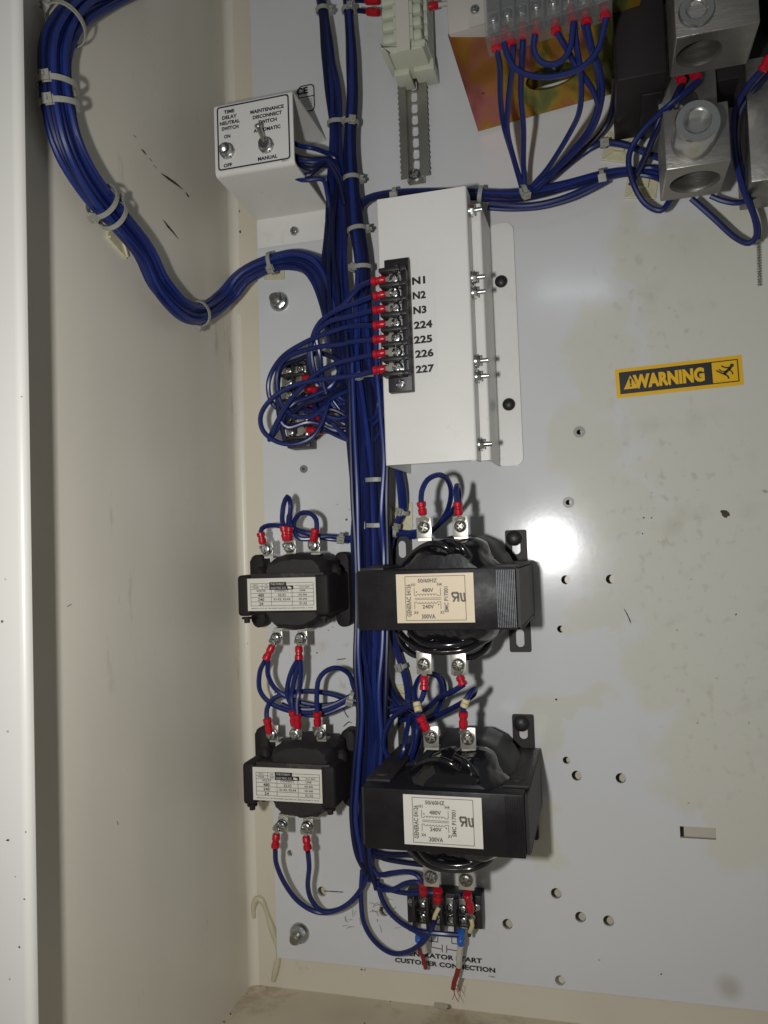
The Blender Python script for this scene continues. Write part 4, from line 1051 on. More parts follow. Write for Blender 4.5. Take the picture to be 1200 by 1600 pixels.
for i, P in enumerate(([(549, 648, .03), (530, 655, .034), (505, 648, .036), (490, 632, .034), (500, 615, .032), (525, 618, .03), (548, 640, .028)],
                       [(550, 668, .026), (528, 668, .03), (508, 660, .032), (515, 640, .034), (540, 650, .03), (552, 664, .026)],
                       [(550, 672, .024), (525, 673, .026), (505, 664, .028), (480, 660, .03), (450, 668, .034), (438, 652, .036), (460, 630, .034), (490, 618, .034), (520, 600, .034), (538, 560, .03)],
                       [(446, 690, .03), (436, 650, .034), (434, 610, .036), (440, 575, .036), (466, 562, .036), (500, 552, .036), (545, 570, .03)],
                       [(549, 676, .022), (530, 677, .022), (510, 672, .022), (496, 663, .024), (488, 650, .026), (505, 636, .03), (540, 630, .03)],
                       [(445, 668, .028), (452, 650, .036), (475, 632, .04), (505, 622, .038), (540, 604, .03)])):
    lead('tangled blue wire looping in front of the small left block, %s' % ('beside the trunk', 'small tight loop', 'wide dark loop', 'outer tall loop', 'lower flat loop', 'short diagonal one')[i], P, group='tangled wires at the left block', m=WIRE2 if i % 2 else WIRE)
# loops between trunk and control box
for i, P in enumerate(([(582, 590, .03), (592, 606, .034), (597, 628, .036), (593, 652, .034), (582, 664, .03)], [(580, 592, .03), (588, 610, .036), (591, 632, .038), (587, 650, .034), (578, 656, .03)],
                       [(584, 586, .03), (598, 602, .034), (602, 634, .034), (598, 665, .032), (584, 690, .028)], [(608, 640, .018), (603, 665, .018), (596, 690, .02), (588, 712, .022)])):
    lead('blue wire bowing out between trunk and control box, %s' % ('middle bow', 'innermost bow', 'outermost bow', 'lowest straight one')[i], P, group='wires bowing beside the control box', m=WIRE2 if i == 3 else WIRE)

# ================================================================ leads of the small transformers
d1 = .045; L = 'blue lead with red crimp on the upper small transformer, '
def S(a, b, c=None, d=.0425): return ((a[0], a[1], d+.002), (b[0], b[1], d+.0015), (c[0], c[1], d-.0015) if c else None)
G1 = 'leads of the small transformers'
lead(L+'top left terminal', [(408, 834, .044), (409, 826, .043), (420, 821, .040), (438, 822, .036), (465, 828, .032), (495, 836, .028), (520, 839, .024), (552, 843, .024)], [S((407, 832), (411, 850), (413, 858))], group=G1, tie=(((534, 840, .024), .0028),))
lead(L+'top middle terminal, tall loop', [(444, 824, .044), (441, 812, .046), (443, 790, .047), (449, 776, .044), (454, 790, .040), (451, 824, .043)], [S((443, 822), (447, 845), (449, 855))], group=G1)
lead(L+'top middle terminal, right-hand crimp', [(450, 824, .043), (452, 805, .040), (455, 822, .036), (480, 834, .030), (515, 842, .024), (552, 845, .022)], [S((452, 823), (451, 845), (450, 855))], group=G1)
lead(L+'top right terminal, round loop', [(495, 827, .044), (494, 812, .044), (484, 802, .042), (470, 802, .040), (460, 814, .038), (460, 830, .036), (468, 841, .034), (485, 842, .032), (510, 838, .028), (534, 840, .024), (552, 841, .024)], [S((493, 826), (489, 846), (487, 853))], group=G1)
lead(L+'bottom left terminal, outer wire', [(414, 1032, .044), (406, 1050, .042), (406, 1078, .040), (422, 1098, .038), (450, 1110, .036), (480, 1114, .034), (515, 1108, .030), (545, 1092, .026), (560, 1078, .024)], [S((415, 1031), (426, 1008), (428, 998))], group=G1)
lead(L+'bottom left terminal, inner wire', [(419, 1032, .044), (419, 1055, .040), (432, 1078, .036), (460, 1094, .033), (495, 1102, .030), (530, 1098, .027), (553, 1086, .024)], group=G1)
lead(L+'bottom right terminal, straight wire', [(469, 1031, .044), (470, 1055, .042), (467, 1080, .040), (464, 1100, .042), (465, 1118, .044)], [S((467, 1031), (467, 1009), (467, 998)), S((464, 1116), (466, 1138), (465, 1147))], group=G1)
lead(L+'bottom right terminal, curving wire', [(465, 1031, .044), (455, 1050, .042), (449, 1075, .038), (452, 1095, .036), (470, 1108, .034), (505, 1106, .03), (540, 1092, .026), (556, 1080, .024)], group=G1)
L = 'blue lead with red crimp on the lower small transformer, '
lead(L+'top left terminal', [(417, 1124, .044), (417, 1108, .042), (425, 1094, .038), (445, 1084, .034), (480, 1080, .030), (515, 1084, .026), (540, 1092, .024), (570, 1100, .022)], [S((417, 1122), (422, 1146), (424, 1153))], group=G1, tie=(((549, 1090, .026), .0040),))
lead(L+'top middle terminal behind', [(458, 1112, .042), (455, 1092, .040), (458, 1070, .040), (463, 1050, .042), (466, 1032, .043)], [S((457, 1110), (460, 1134), (462, 1147), d=.040)], group=G1)
lead(L+'top right terminal, arched wire', [(496, 1114, .044), (495, 1090, .044), (498, 1062, .044), (512, 1047, .042), (530, 1044, .038), (546, 1054, .032), (553, 1075, .028), (562, 1090, .024)], [S((496, 1112), (496, 1134), (495, 1142))], group=G1)
lead('blue wire crossing under the loops between the small transformers', [(440, 1100, .034), (475, 1116, .032), (505, 1116, .03), (535, 1104, .027), (556, 1094, .024)], group=G1)
lead(L+'bottom left terminal, sweeping wire', [(430, 1326, .044), (432, 1350, .040), (446, 1382, .034), (468, 1410, .030), (500, 1426, .026), (535, 1418, .024), (562, 1392, .022), (580, 1350, .022), (590, 1300, .024)], [S((430, 1325), (432, 1302), (434, 1291))], group=G1)
lead(L+'bottom right terminal, sweeping wire', [(481, 1330, .044), (483, 1355, .040), (481, 1385, .034), (488, 1408, .030), (506, 1424, .026), (540, 1416, .022), (566, 1388, .020), (577, 1350, .022)], [S((481, 1328), (478, 1306), (475, 1294))], group=G1)

# ================================================================ leads of the large transformers
G2 = 'leads of the large transformers'; L = 'blue lead with red crimp on the upper large transformer, '
def SB(a, b, c=None, d=.0745): return ((a[0], a[1], d+.002), (b[0], b[1], d+.001), (c[0], c[1], d-.0005) if c else None)
lead(L+'top left tab, big loop', [(658, 786, .076), (659, 768, .076), (668, 750, .074), (684, 742, .068), (698, 748, .060), (705, 768, .050), (700, 795, .040), (688, 815, .034), (670, 832, .028), (640, 838, .022)], [SB((658, 784), (661, 805), (662, 814))], group=G2)
lead(L+'top right tab, narrow loop', [(714, 786, .076), (713, 768, .076), (714, 759, .072), (717, 765, .064), (716, 782, .054), (704, 802, .044), (690, 815, .036), (672, 830, .030), (640, 840, .022)], [SB((715, 784), (717, 805), (719, 813))], group=G2)
lead(L+'bottom left tab, ring loop', [(663, 1079, .076), (659, 1092, .074), (651, 1097, .070), (648, 1080, .064), (655, 1060, .056), (668, 1052, .050), (684, 1057, .044), (691, 1075, .040), (688, 1100, .034), (672, 1122, .028), (650, 1130, .024)], [SB((663, 1078), (663, 1056), (662, 1047))], group=G2)
lead(L+'bottom right tab, diagonal wire', [(724, 1070, .076), (708, 1080, .070), (686, 1090, .058), (668, 1106, .044), (650, 1120, .030), (625, 1125, .022)], [SB((724, 1071), (718, 1056), (716, 1050))], group=G2)
L = 'blue lead with red crimp on the lower large transformer, '
lead(L+'top left tab, C-shaped wire', [(655, 1120, .076), (650, 1108, .074), (643, 1104, .070), (628, 1110, .060), (612, 1124, .050), (602, 1145, .044), (600, 1168, .040), (612, 1190, .036)], [SB((656, 1119), (667, 1141), (669, 1146))], group=G2)
lead(L+'top right tab, hooked wire', [(724, 1112, .076), (726, 1098, .077), (734, 1084, .076), (742, 1077, .070), (739, 1086, .062), (722, 1098, .052), (700, 1110, .042), (676, 1122, .032), (655, 1130, .026)], [SB((724, 1112), (724, 1138), (726, 1145))], group=G2)
lead('blue wire coil beside the lower yellowed mount, wide arc', [(668, 1052, .03), (690, 1060, .03), (694, 1085, .03), (682, 1112, .028), (660, 1124, .024), (636, 1112, .02)], group=G2)
for i, P in enumerate(([(590, 1060, .024), (600, 1090, .022), (622, 1110, .020), (645, 1118, .02)], [(580, 1110, .022), (600, 1112, .022), (625, 1106, .022), (650, 1100, .024)], [(582, 1120, .022), (604, 1120, .022), (628, 1112, .02)],
                       [(640, 1120, .03), (634, 1150, .04), (630, 1175, .045), (622, 1190, .04)], [(650, 1120, .03), (652, 1140, .036), (648, 1168, .036), (640, 1190, .034)])):
    lead('short blue wire near the lower yellowed mount, %s' % ('curved from trunk', 'upper horizontal', 'lower horizontal', 'dropping behind transformer', 'dropping right beside it')[i], P, group=G2)
for i, (A, B) in enumerate((((651, 1098, .0745), (654, 1112, .0765)), ((729, 1092, .0775), (725, 1104, .077)))):
    mk = thing('wire_marker', 'yellowed wire marker ring on the %s top lead of the lower transformer' % ('left', 'right')[i], 'wire marker', at(*A), 'yellowed wire markers')
    a, b = at(*A), at(*B)
    for f0, f1 in ((0, .45), (.52, 1)):
        p = tuple(a[k]+(b[k]-a[k])*f0 for k in range(3)); q = tuple(a[k]+(b[k]-a[k])*f1 for k in range(3))
        build('marker_ring', MB().lathe(p, q, [(0, .0022), (1, .0022)], n=12), YEL, mk)

# ================================================================ BOTTOM TERMINAL BLOCK
x0, x1 = u(632, 1425, .02)[0], u(750, 1428, .02)[0]; z1, z0 = u(695, 1404, .02)[1], u(695, 1456, .02)[1]
bb = thing('terminal_block', 'black four-way terminal block at the bottom under the transformer', 'terminal block', ((x0+x1)/2, 0, z0))
mb = MB(); mb.box(x0, x1, .0004, .013, z0, z1, bev=.0006)
xs = [u(p, 1425, .02)[0] for p in (658, 681, 702, 722)]; pp = (xs[-1]-xs[0])/3
for k in range(5):
    x = xs[0]-pp/2+k*pp; mb.box(x-.0009, x+.0009, .0125, .0225, z0-.0006, z1+.0006, bev=.0003)
mb.box(xs[0]-pp/2, xs[-1]+pp/2, .0125, .0165, (z0+z1)/2-.0006, (z0+z1)/2+.0006)
build('block_body', mb, BLK, bb)
for k, x in enumerate(xs):
    build('terminal_plate', MB().box(x-.0030, x+.0030, .013, .0142, z0+.0015, z1-.0020, bev=.0003), STEELD, bb)
    for z in (z0+.0055, z1-.0075):
        mb = MB(); screw_head(mb, x, .0144, z, .0026, .0022, slot='-', ang=k*1.3+z*900); build('terminal_screw', mb, STEEL, bb)
for x, z in ((x0+.0035, z1-.0065), (x1-.0035, z1-.0065)):
    mb = MB(); screw_head(mb, x, .0132, z, .0027, .0018); build('mounting_screw', mb, STEEL, bb)
G3 = 'wires at the bottom terminal block'
lead('blue wire arching over to the first cell of the bottom block', [(578, 1345, .022), (590, 1366, .022), (612, 1364, .026), (635, 1362, .03), (652, 1367, .034), (662, 1382, .034)], [((662, 1378, .034), (662, 1398, .026), (660, 1406, .017))], group=G3)
lead('blue wire rising in an S into the first cell of the bottom block', [(576, 1360, .020), (590, 1386, .020), (612, 1390, .024), (632, 1381, .028), (648, 1378, .03), (658, 1382, .030)], group=G3)
lead('blue wire running straight to the second cell of the bottom block', [(574, 1350, .020), (585, 1376, .018), (610, 1390, .020), (640, 1396, .026), (668, 1394, .028), (682, 1396, .028)], [((684, 1390, .03), (684, 1410, .024), (684, 1420, .017))], group=G3)
lead('blue lead with slanted red crimp on the right cell of bottom block', [(722, 1398, .02), (728, 1394, .026), (731, 1398, .028)], [((730, 1396, .03), (736, 1424, .024), (734, 1436, .02))], group=G3)
for i, P in enumerate(([(572, 1325, .022), (600, 1334, .03), (640, 1336, .036), (672, 1344, .04)], [(574, 1330, .022), (602, 1342, .028), (635, 1348, .034), (668, 1352, .038)], [(568, 1300, .024), (582, 1335, .026), (620, 1336, .034), (660, 1334, .04)])):
    lead('dark blue wire passing under the lower large transformer, %s' % ('upper', 'lower', 'topmost')[i], P, group=G3, m=WIRE2)
lead('blue wire making the big bottom loop beside the panel lettering', [(566, 1360, .022), (564, 1400, .020), (568, 1440, .018), (585, 1470, .018), (612, 1489, .020), (640, 1486, .024), (664, 1468, .028), (676, 1448, .028), (680, 1434, .022)], group=G3)
lead('blue wire swooping under the bottom block to the blue splice', [(590, 1375, .020), (595, 1400, .018), (608, 1424, .018), (630, 1444, .022), (656, 1455, .028), (690, 1459, .028), (716, 1461, .026)],
     [((720, 1454, .024), (720, 1476, .022), None, BLUEN)], group=G3)
lead('blue wire nested inside the bottom loop', [(572, 1330, .024), (582, 1362, .022), (588, 1390, .02), (580, 1340, .022)], group=G3, m=WIRE2)
lead('blue stub with splice left of the bottom block', [(640, 1450, .026), (650, 1455, .028), (662, 1462, .028), (672, 1455, .028)], [((656, 1456, .026), (654, 1470, .024), None, BLUEN)], group=G3)
lead('dirty white wire ending in a dull red tip, right below bottom block', [(720, 1474, .022), (718, 1492, .02), (717, 1510, .018)], group='white and red customer wires', m=WHITEW, r=.0019)
lead('dull red wire tip with bare strands, right below bottom block', [(717, 1508, .018), (714, 1522, .016), (710, 1534, .014), (708, 1545, .013)], group='white and red customer wires', m=REDW, r=.0015)
lead('dirty white wire, left below the bottom block', [(660, 1466, .024), (662, 1476, .022), (664, 1487, .02)], group='white and red customer wires', m=WHITEW, r=.0018)
lead('dull red wire tip, left below the bottom block', [(656, 1484, .02), (660, 1494, .018), (663, 1504, .016), (665, 1513, .015)], group='white and red customer wires', m=REDW, r=.0013)
lead('yellowed marker wire bent over the second cell of bottom block', [(686, 1418, .024), (680, 1430, .025), (678, 1438, .024)], group='white and red customer wires', m=YEL, r=.0013)
lead('yellowed marker wire at the right end of the bottom block', [(736, 1436, .026), (738, 1446, .026), (734, 1456, .024)], group='white and red customer wires', m=YEL, r=.0013)
# strands
sd = thing('bare_strands', 'thin bare strands splayed from the red wire tip', 'wire strands', at(708, 1545, .013))
mb = MB()
for P in ([(709, 1540, .013), (714, 1548, .012), (718, 1556, .010)], [(709, 1540, .013), (710, 1552, .012), (707, 1562, .010)], [(710, 1538, .013), (718, 1542, .012), (716, 1550, .012)], [(708, 1544, .013), (712, 1558, .01), (717, 1566, .008)]):
    mb.tube(smooth_path(W3(P), .001), .0002, n=5)
build('strand', mb, REDW, sd)

# START notice printed under the block
nx0, nz0 = at(600, 1500, .0004)[0], at(700, 1530, .0004)[2]
X, _, Z = at(700, 1500, .0004)
nt_ = thing('connection_label', 'clear label printed GENERATOR START CUSTOMER CONNECTION under the bottom block', 'label', (X, 0, Z))
e0 = at(565, 1452, .0003); e1 = at(782, 1523, .0003)
build('film', MB().prism(rrect(e0[0]+.004, e1[0], e1[2]-.001, e1[2]+.026, .003), .0001, .0002), FILMP, nt_, smooth=False)
pr = Print(0, 0, .0004)
A, B = at(628, 1488, .0004), at(752, 1502, .0004)
pr.text('GENERATOR START', (A[0]+B[0])/2+.0005, (A[2]+B[2])/2, .0027, width=B[0]-A[0], bold=.045)
A, B = at(617, 1498, .0004), at(774, 1518, .0004)
pr.text('CUSTOMER CONNECTION', (A[0]+B[0])/2, (A[2]+B[2])/2, .0027, width=B[0]-A[0], bold=.045)
X, _, Z = at(768, 1526, .0004); pr.text('77085', X, Z, .0009, width=.004, bold=0)
for P in (((670, 1470), (684, 1472)), ((684, 1472), (684, 1458)), ((674, 1464), (674, 1480)), ((674, 1480), (690, 1483)), ((691, 1476), (691, 1488)), ((698, 1477), (698, 1489)), ((698, 1483), (716, 1486)), ((706, 1462), (706, 1474)), ((706, 1474), (714, 1475))):
    a, b = at(*P[0], .0004), at(*P[1], .0004); pr.line(a[0], a[2], b[0], b[2], .0005)
pr.done('lettering', INK, nt_)
# debris tufts
rg = random.Random(9)
for (cx_, cy_, n_, lab) in ((598, 1418, 26, 'tuft of dry straw and fluff left of the bottom block'), (550, 1425, 9, 'few straw bits lying by the big wire sweep')):
    mb = MB()
    for k in range(n_):
        a, b = cx_+rg.gauss(0, 16), cy_+rg.gauss(0, 15); an = rg.random()*6.28; l = rg.uniform(4, 14)
        P = [(a, b, .001), (a+l*.5*math.cos(an)+rg.gauss(0, 1.5), b+l*.5*math.sin(an)+rg.gauss(0, 1.5), rg.uniform(.001, .004)), (a+l*math.cos(an), b+l*math.sin(an), rg.uniform(.0005, .004))]
        mb.tube(smooth_path(W3(P), .0015), .00013, n=4)
    o = build('dry_straw', mb, STRAW, None, kind='stuff'); o['label'] = lab; o['category'] = 'debris'

# ================================================================ WARNING LABEL
q = [at(961, 578), at(1158, 555), at(1160, 602), at(966, 621)]
cx = sum(p[0] for p in q)/4; cz_ = sum(p[2] for p in q)/4; w_ = .0716; h_ = .0178; rot = math.atan2(q[1][2]-q[0][2], q[1][0]-q[0][0])
wl = thing('warning_label', 'yellow and black WARNING sticker with shock figure on the panel', 'warning label', (cx, 0, cz_))
def R2(x, y): return (cx+x*math.cos(rot)-y*math.sin(rot), cz_+x*math.sin(rot)+y*math.cos(rot))
build('sticker', MB().prism([R2(*p) for p in ((-w_/2, -h_/2), (w_/2, -h_/2), (w_/2, h_/2), (-w_/2, h_/2))], .0001, .0003), YELL, wl, smooth=False)
pr = Print(cx, cz_, .0005, rot); ix = .0022; bx = w_/2-ix
pr.rect(-bx, bx-.0150, -h_/2+ix, h_/2-ix)
sq0, sq1 = bx-.0150, bx
pr.frame(sq0-.0001, sq1, -h_/2+ix, h_/2-ix, .0006)
pr.done('black_field', INK, wl)
pr = Print(cx, cz_, .0007, rot)
pr.text('WARNING', -.0055, 0, .0074, width=.0405, bold=.06)
vs = [(-bx+.0022, -.0040), (-bx+.0106, -.0040), (-bx+.0064, .0042)]
pr.poly(vs)
pr.done('lettering', YELL, wl)
pr = Print(cx, cz_, .0009, rot); tx = -bx+.0064
pr.poly([(tx-.0004, -.0012), (tx+.0004, -.0012), (tx+.0006, .0022), (tx-.0006, .0022)]); pr.rect(tx-.0005, tx+.0005, -.0027, -.0017)
pr.done('exclamation_mark', INK, wl)
pr = Print(cx, cz_, .0007, rot); mx = (sq0+sq1)/2
pr.poly([(mx+.0040+.0011*math.cos(k*.6283), .0032+.0011*math.sin(k*.6283)) for k in range(10)])
for P, ww in (([(.0034, .0024), (.0012, .0002), (-.0008, -.0014)], .0016), ([(.0030, .0020), (.0002, .0024), (-.0018, .0036)], .0008), ([(.0024, .0012), (.0038, -.0006), (.0042, -.0022)], .0007),
              ([(-.0008, -.0012), (.0012, -.0026), (.0018, -.0044)], .0009), ([(-.0008, -.0014), (-.0024, -.0004), (-.0048, .0012)], .0008), ([(.0012, .0002), (-.0016, .0002), (-.0034, .0018)], .0006)):
    pr.path([(mx+a, b) for a, b in P], ww)
pr.text('~~~~~', mx-.003, -.0052, .0004, width=.007, bold=.0)
pr.done('shock_figure', INK, wl)

# ================================================================ DIN RAIL + PALE TERMINAL STACK
rl = thing('slotted_rail', 'slotted metal mounting rail hanging below the pale terminal stack', 'rail', at(648, 285, 0))
zb_ = at(648, 285, .004)[2]; zt_ = .46
xc = at(648, 200, .002)[0]; xc = (at(646, 130, .003)[0]+at(650, 270, .003)[0])/2
slots = []
pz = [at(646, y, .003)[2] for y in (132, 150, 168, 186, 204, 222, 240, 257)]
for z in pz: slots.append(rrect(xc-.0021, xc+.0021, z-.0033, z+.0033, .0015, 3))
mb = MB(); add_plate(mb, [[(xc-.0055, zb_), (xc+.0055, zb_), (xc+.0055, zt_), (xc-.0055, zt_)]]+slots, .0006, .0018); build('web', mb, RAIL, rl, smooth=False)
for sgn in (-1, 1):
    mb = MB(); xi = xc+sgn*.0055; xo = xc+sgn*.0095
    P = []; nst = 150; zz_ = [zb_+.002+(zt_-zb_)*k/nst for k in range(nst+1)]
    out = [(xo+sgn*.00055*math.sin(k*2*math.pi/2.4), z) for k, z in enumerate(zz_)]
    P = [(xi-sgn*.0009, zz_[0])] + out + [(xi-sgn*.0009, zz_[-1])]
    add_plate(mb, [P], .0062, .0072); mb.box(min(xi, xi-sgn*.001), max(xi, xi-sgn*.001), .0008, .0064, zb_, zt_)
    build('rail_flange', mb, RAIL, rl, smooth=False)
X, _, Z = at(648, 272, .003); mb = MB(); screw_head(mb, X, .0019, Z, .0036, .0026, ang=.5); build('rail_screw', mb, STEEL, rl)

tk = thing('terminal_stack', 'pale green plastic terminal stack clipped on the slotted rail', 'terminal block', at(630, 125, .01))
xa, xb = at(592, 60, .040)[0], at(664, 60, .040)[0]; sx_ = (xa+xb)/2+.0015
zs = [at(630, y, .040)[2] for y in (66, 46, 26, 6, -14, -34, -54, -74)]
for k, z in enumerate(zs):
    H_ = abs(zs[1]-zs[0])
    mb = MB(); mb.box(xa, xb, .009, .030, z, z+H_*.93, bev=.0006)
    mb.box(xa+.002, sx_-.0045, .029, .040, z+.0016, z+H_*.93, bev=.0014); mb.box(sx_+.0045, xb-.002, .029, .040, z+.0010, z+H_*.88, bev=.0014)
    mb.box(sx_-.006, sx_+.006, .029, .042, z, z+H_*.93)
    build('terminal_section', mb, GREENP, tk)
ze = at(630, 121, .010)[2]
P = [(xa+.006, ze-.001), (xb-.002, ze-.001), (xb, ze+.004), (xb, zs[0]-.0003), (xa, zs[0]-.0003), (xa, ze+.008)]
build('end_stop', MB().prism(P, .008, .038, bev=.001), GREENP, tk)
build('end_foot', MB().box(xb-.012, xb+.001, .002, .020, ze-.004, ze+.003, bev=.0006).box(xa+.004, xa+.014, .002, .02, ze-.0045, ze, bev=.0006), GREENP, tk)
build('marker_strip', MB().box(sx_-.0042, sx_+.0042, .0425, .0432, at(620, 83, .042)[2], zs[-1], bev=.0002), PALES, tk, smooth=False)
for i, (a, b) in enumerate((((574, 18, .02), (592, 20, .022)), ((572, 1, .02), (592, 2, .022)), ((684, 8, .02), (664, 11, .022)))):
    A, B = at(*a), at(*b)
    w = thing('crimped_wire', 'red crimp entering the pale terminal stack, %s' % ('lower left', 'upper left', 'right side')[i], 'wire lead', A, 'red crimps at the pale stack')
    build('crimp_sleeve', MB().lathe(A, B, [(0, .0022), (.1, .0026), (.6, .0025), (1, .0022)], n=12), RED, w)
    C2 = tuple(A[k]+(A[k]-B[k])*.8 for k in range(3)); build('insulation', MB().lathe(A, C2, [(0, .0016), (1, .0016)], n=10), WHITEW if i == 2 else WIRE2, w)

# ================================================================ RELAY BRACKET, GOLD PLATE, COVER BLOCK
gp = thing('chromate_plate', 'sloping yellow chromate metal plate under the relay terminals', 'metal plate', at(850, 175, 0))
TLp, TRp, BRp, BLp = at(700, 55, .090), at(962, -14, .090), at(957, 145, .0035), at(747, 204, .0035)
def plus(p, dd, dz): return (p[0], p[1]+dd, p[2]+dz)
# slot opening in the plate (dark oval) built as a real raised ring and a dark bore
mb = MB()
# plate with a hole: build in its own 2-D frame
O = V(BLp); ex = (V(BRp)-O); Lx = ex.length; ex.normalize(); ey = (V(TLp)-O); ey = (ey-ex*ey.dot(ex)); Ly = ey.length; ey.normalize(); ez = ex.cross(ey)
def on_plate(px, py):
    v = fw + (px-600)/F*rt - (py-800)/F*up; t = (O-CAM).dot(ez)/v.dot(ez); p = CAM+v*t-O; return (p.dot(ex), p.dot(ey))
oc = on_plate(862, 118); ow = abs(on_plate(905, 118)[0]-on_plate(820, 118)[0])/2; oh = .0105
tl = on_plate(700, 55); tr = (tl[0]+Lx*1.24, tl[1])
oval = [(oc[0]+ow*math.cos(2*math.pi*k/28), oc[1]+oh*math.sin(2*math.pi*k/28)) for k in range(28)]
vs, fs = curve_mesh([[(0, 0), (Lx, 0), tr, tl], oval, circle(*on_plate(755, 144), .0011, 10)], .0007)
nv = [mb.bm.verts.new(O + ex*v.x + ey*v.y + ez*v.z) for v in vs]
for f in fs:
    try: mb.bm.faces.new([nv[i] for i in f])
    except ValueError: pass
bmesh.ops.remove_doubles(mb.bm, verts=mb.bm.verts, dist=1e-6)
build('plate', mb, ZY, gp, smooth=False)
# inner plate behind the oval, with a dark screw
mb = MB()
vs, fs = curve_mesh([[(oc[0]-ow*1.3, oc[1]-oh*1.6), (oc[0]+ow*1.3, oc[1]-oh*1.6), (oc[0]+ow*1.3, oc[1]+oh*1.6), (oc[0]-ow*1.3, oc[1]+oh*1.6)]], .0004)
ezb = ez if ez.y > 0 else -ez
nv = [mb.bm.verts.new(O + ex*v.x + ey*v.y + ez*v.z + ezb*.0075) for v in vs]
for f in fs:
    try: mb.bm.faces.new([nv[i] for i in f])
    except ValueError: pass
build('inner_plate', mb, ZY, gp, smooth=False)
pc = O+ex*(oc[0]+.002)+ey*(oc[1]-.001)+ezb*.0072; nn = pc-ezb*.006
build('inner_screw', MB().lathe((pc.x, -pc.y, pc.z), (nn.x, -nn.y, nn.z), [(0, .0055), (.2, .0055), (.5, .003), (1, .0016)], n=14), BLK, gp)
# white/grey housing face above
hb = thing('relay_bracket', 'grey-white relay bracket face above the chromate plate', 'bracket', at(720, 30, .05))
P0 = [at(696, -30, .092), at(775, -50, .092), at(775, 33, .092), at(701, 53, .092)]
mb = MB(); mb.hexa([plus(p, 0, 0) for p in P0]+[plus(p, -.03, 0) for p in P0], bev=.0006)
P1 = [at(730, -30, .0935), at(775, -45, .0935), at(775, 31, .0935), at(733, 43, .0935)]
build('bracket_face', mb, mat('grey_white_paint', (0.42, 0.39, 0.36), rough=.4, noise_amt=.05, nscale=30), hb)
build('bracket_overlap', MB().hexa([plus(p, 0, 0) for p in P1]+[plus(p, -.0012, 0) for p in P1]), mat('grey_white_paint', (0, 0, 0)), hb)
X, dd, Z = at(742, 15, .094); mb = MB(); screw_head(mb, X, .0936, Z, .0024, .0018); build('bracket_screw', mb, STEEL, hb)
# terminal block under a smoky clear cover
cv = thing('covered_terminal_block', 'relay terminal block under a smoky clear cover at the top', 'terminal block', at(850, 20, .095))
angc = 0
def cpt(px, py, d): return at(px, py, d)
C0 = [cpt(752, -60, .114), cpt(957, -105, .114), cpt(957, -2, .114), cpt(758, 60, .114)]
Ci = [cpt(756, -60, .100), cpt(955, -105, .100), cpt(955, -4, .100), cpt(762, 50, .100)]
mb = MB(); mb.hexa([p for p in Ci]+[plus(p, -.012, 0) for p in Ci], bev=.0008); build('block_body', mb, mat('grey_block_plastic', (0.12, 0.12, 0.125), rough=.4), cv)
cells = [(771, 34, 46), (793, 27, 40), (815, 22, 36), (838, 14, 30), (865, 8, 26), (889, 0, 18), (912, -6, 12), (938, -14, 2)]
dirx = (V(C0[2])-V(C0[3])).normalized()
for k, (a, b, c2) in enumerate(cells):
    X, dd, Z = at(a, b, .101)
    build('terminal_plate', MB().box(X-.0034, X+.0034, .100, .1012, Z-.0040, Z+.0055, bev=.0002), TIN, cv)
    mb = MB(); screw_head(mb, X, .1014, Z+.0012, .0028, .0022, slot='-', ang=k); build('terminal_screw', mb, STEEL, cv)
    X2, _, Z2 = at(a+11, b-2, .101)
    build('barrier', MB().box(X2-.0005, X2+.0005, .1, .1085, Z2-.009, Z2+.010, bev=.0002), mat('grey_block_plastic', (0, 0, 0)), cv)
build('clear_cover', MB().hexa([p for p in C0]+[plus(p, -.0012, 0) for p in C0], bev=.0003), CLEAR, cv, smooth=False)
sk = [C0[3], C0[2], plus(C0[2], -.0012, 0), plus(C0[3], -.0012, 0)]
mb = MB(); e_ = [plus(C0[3], 0, 0), plus(C0[2], 0, 0), plus(C0[2], 0, .0012), plus(C0[3], 0, .0012)]
mb.hexa(e_+[plus(p, -.016, 0) for p in e_]); build('cover_skirt', mb, CLEAR, cv, smooth=False)

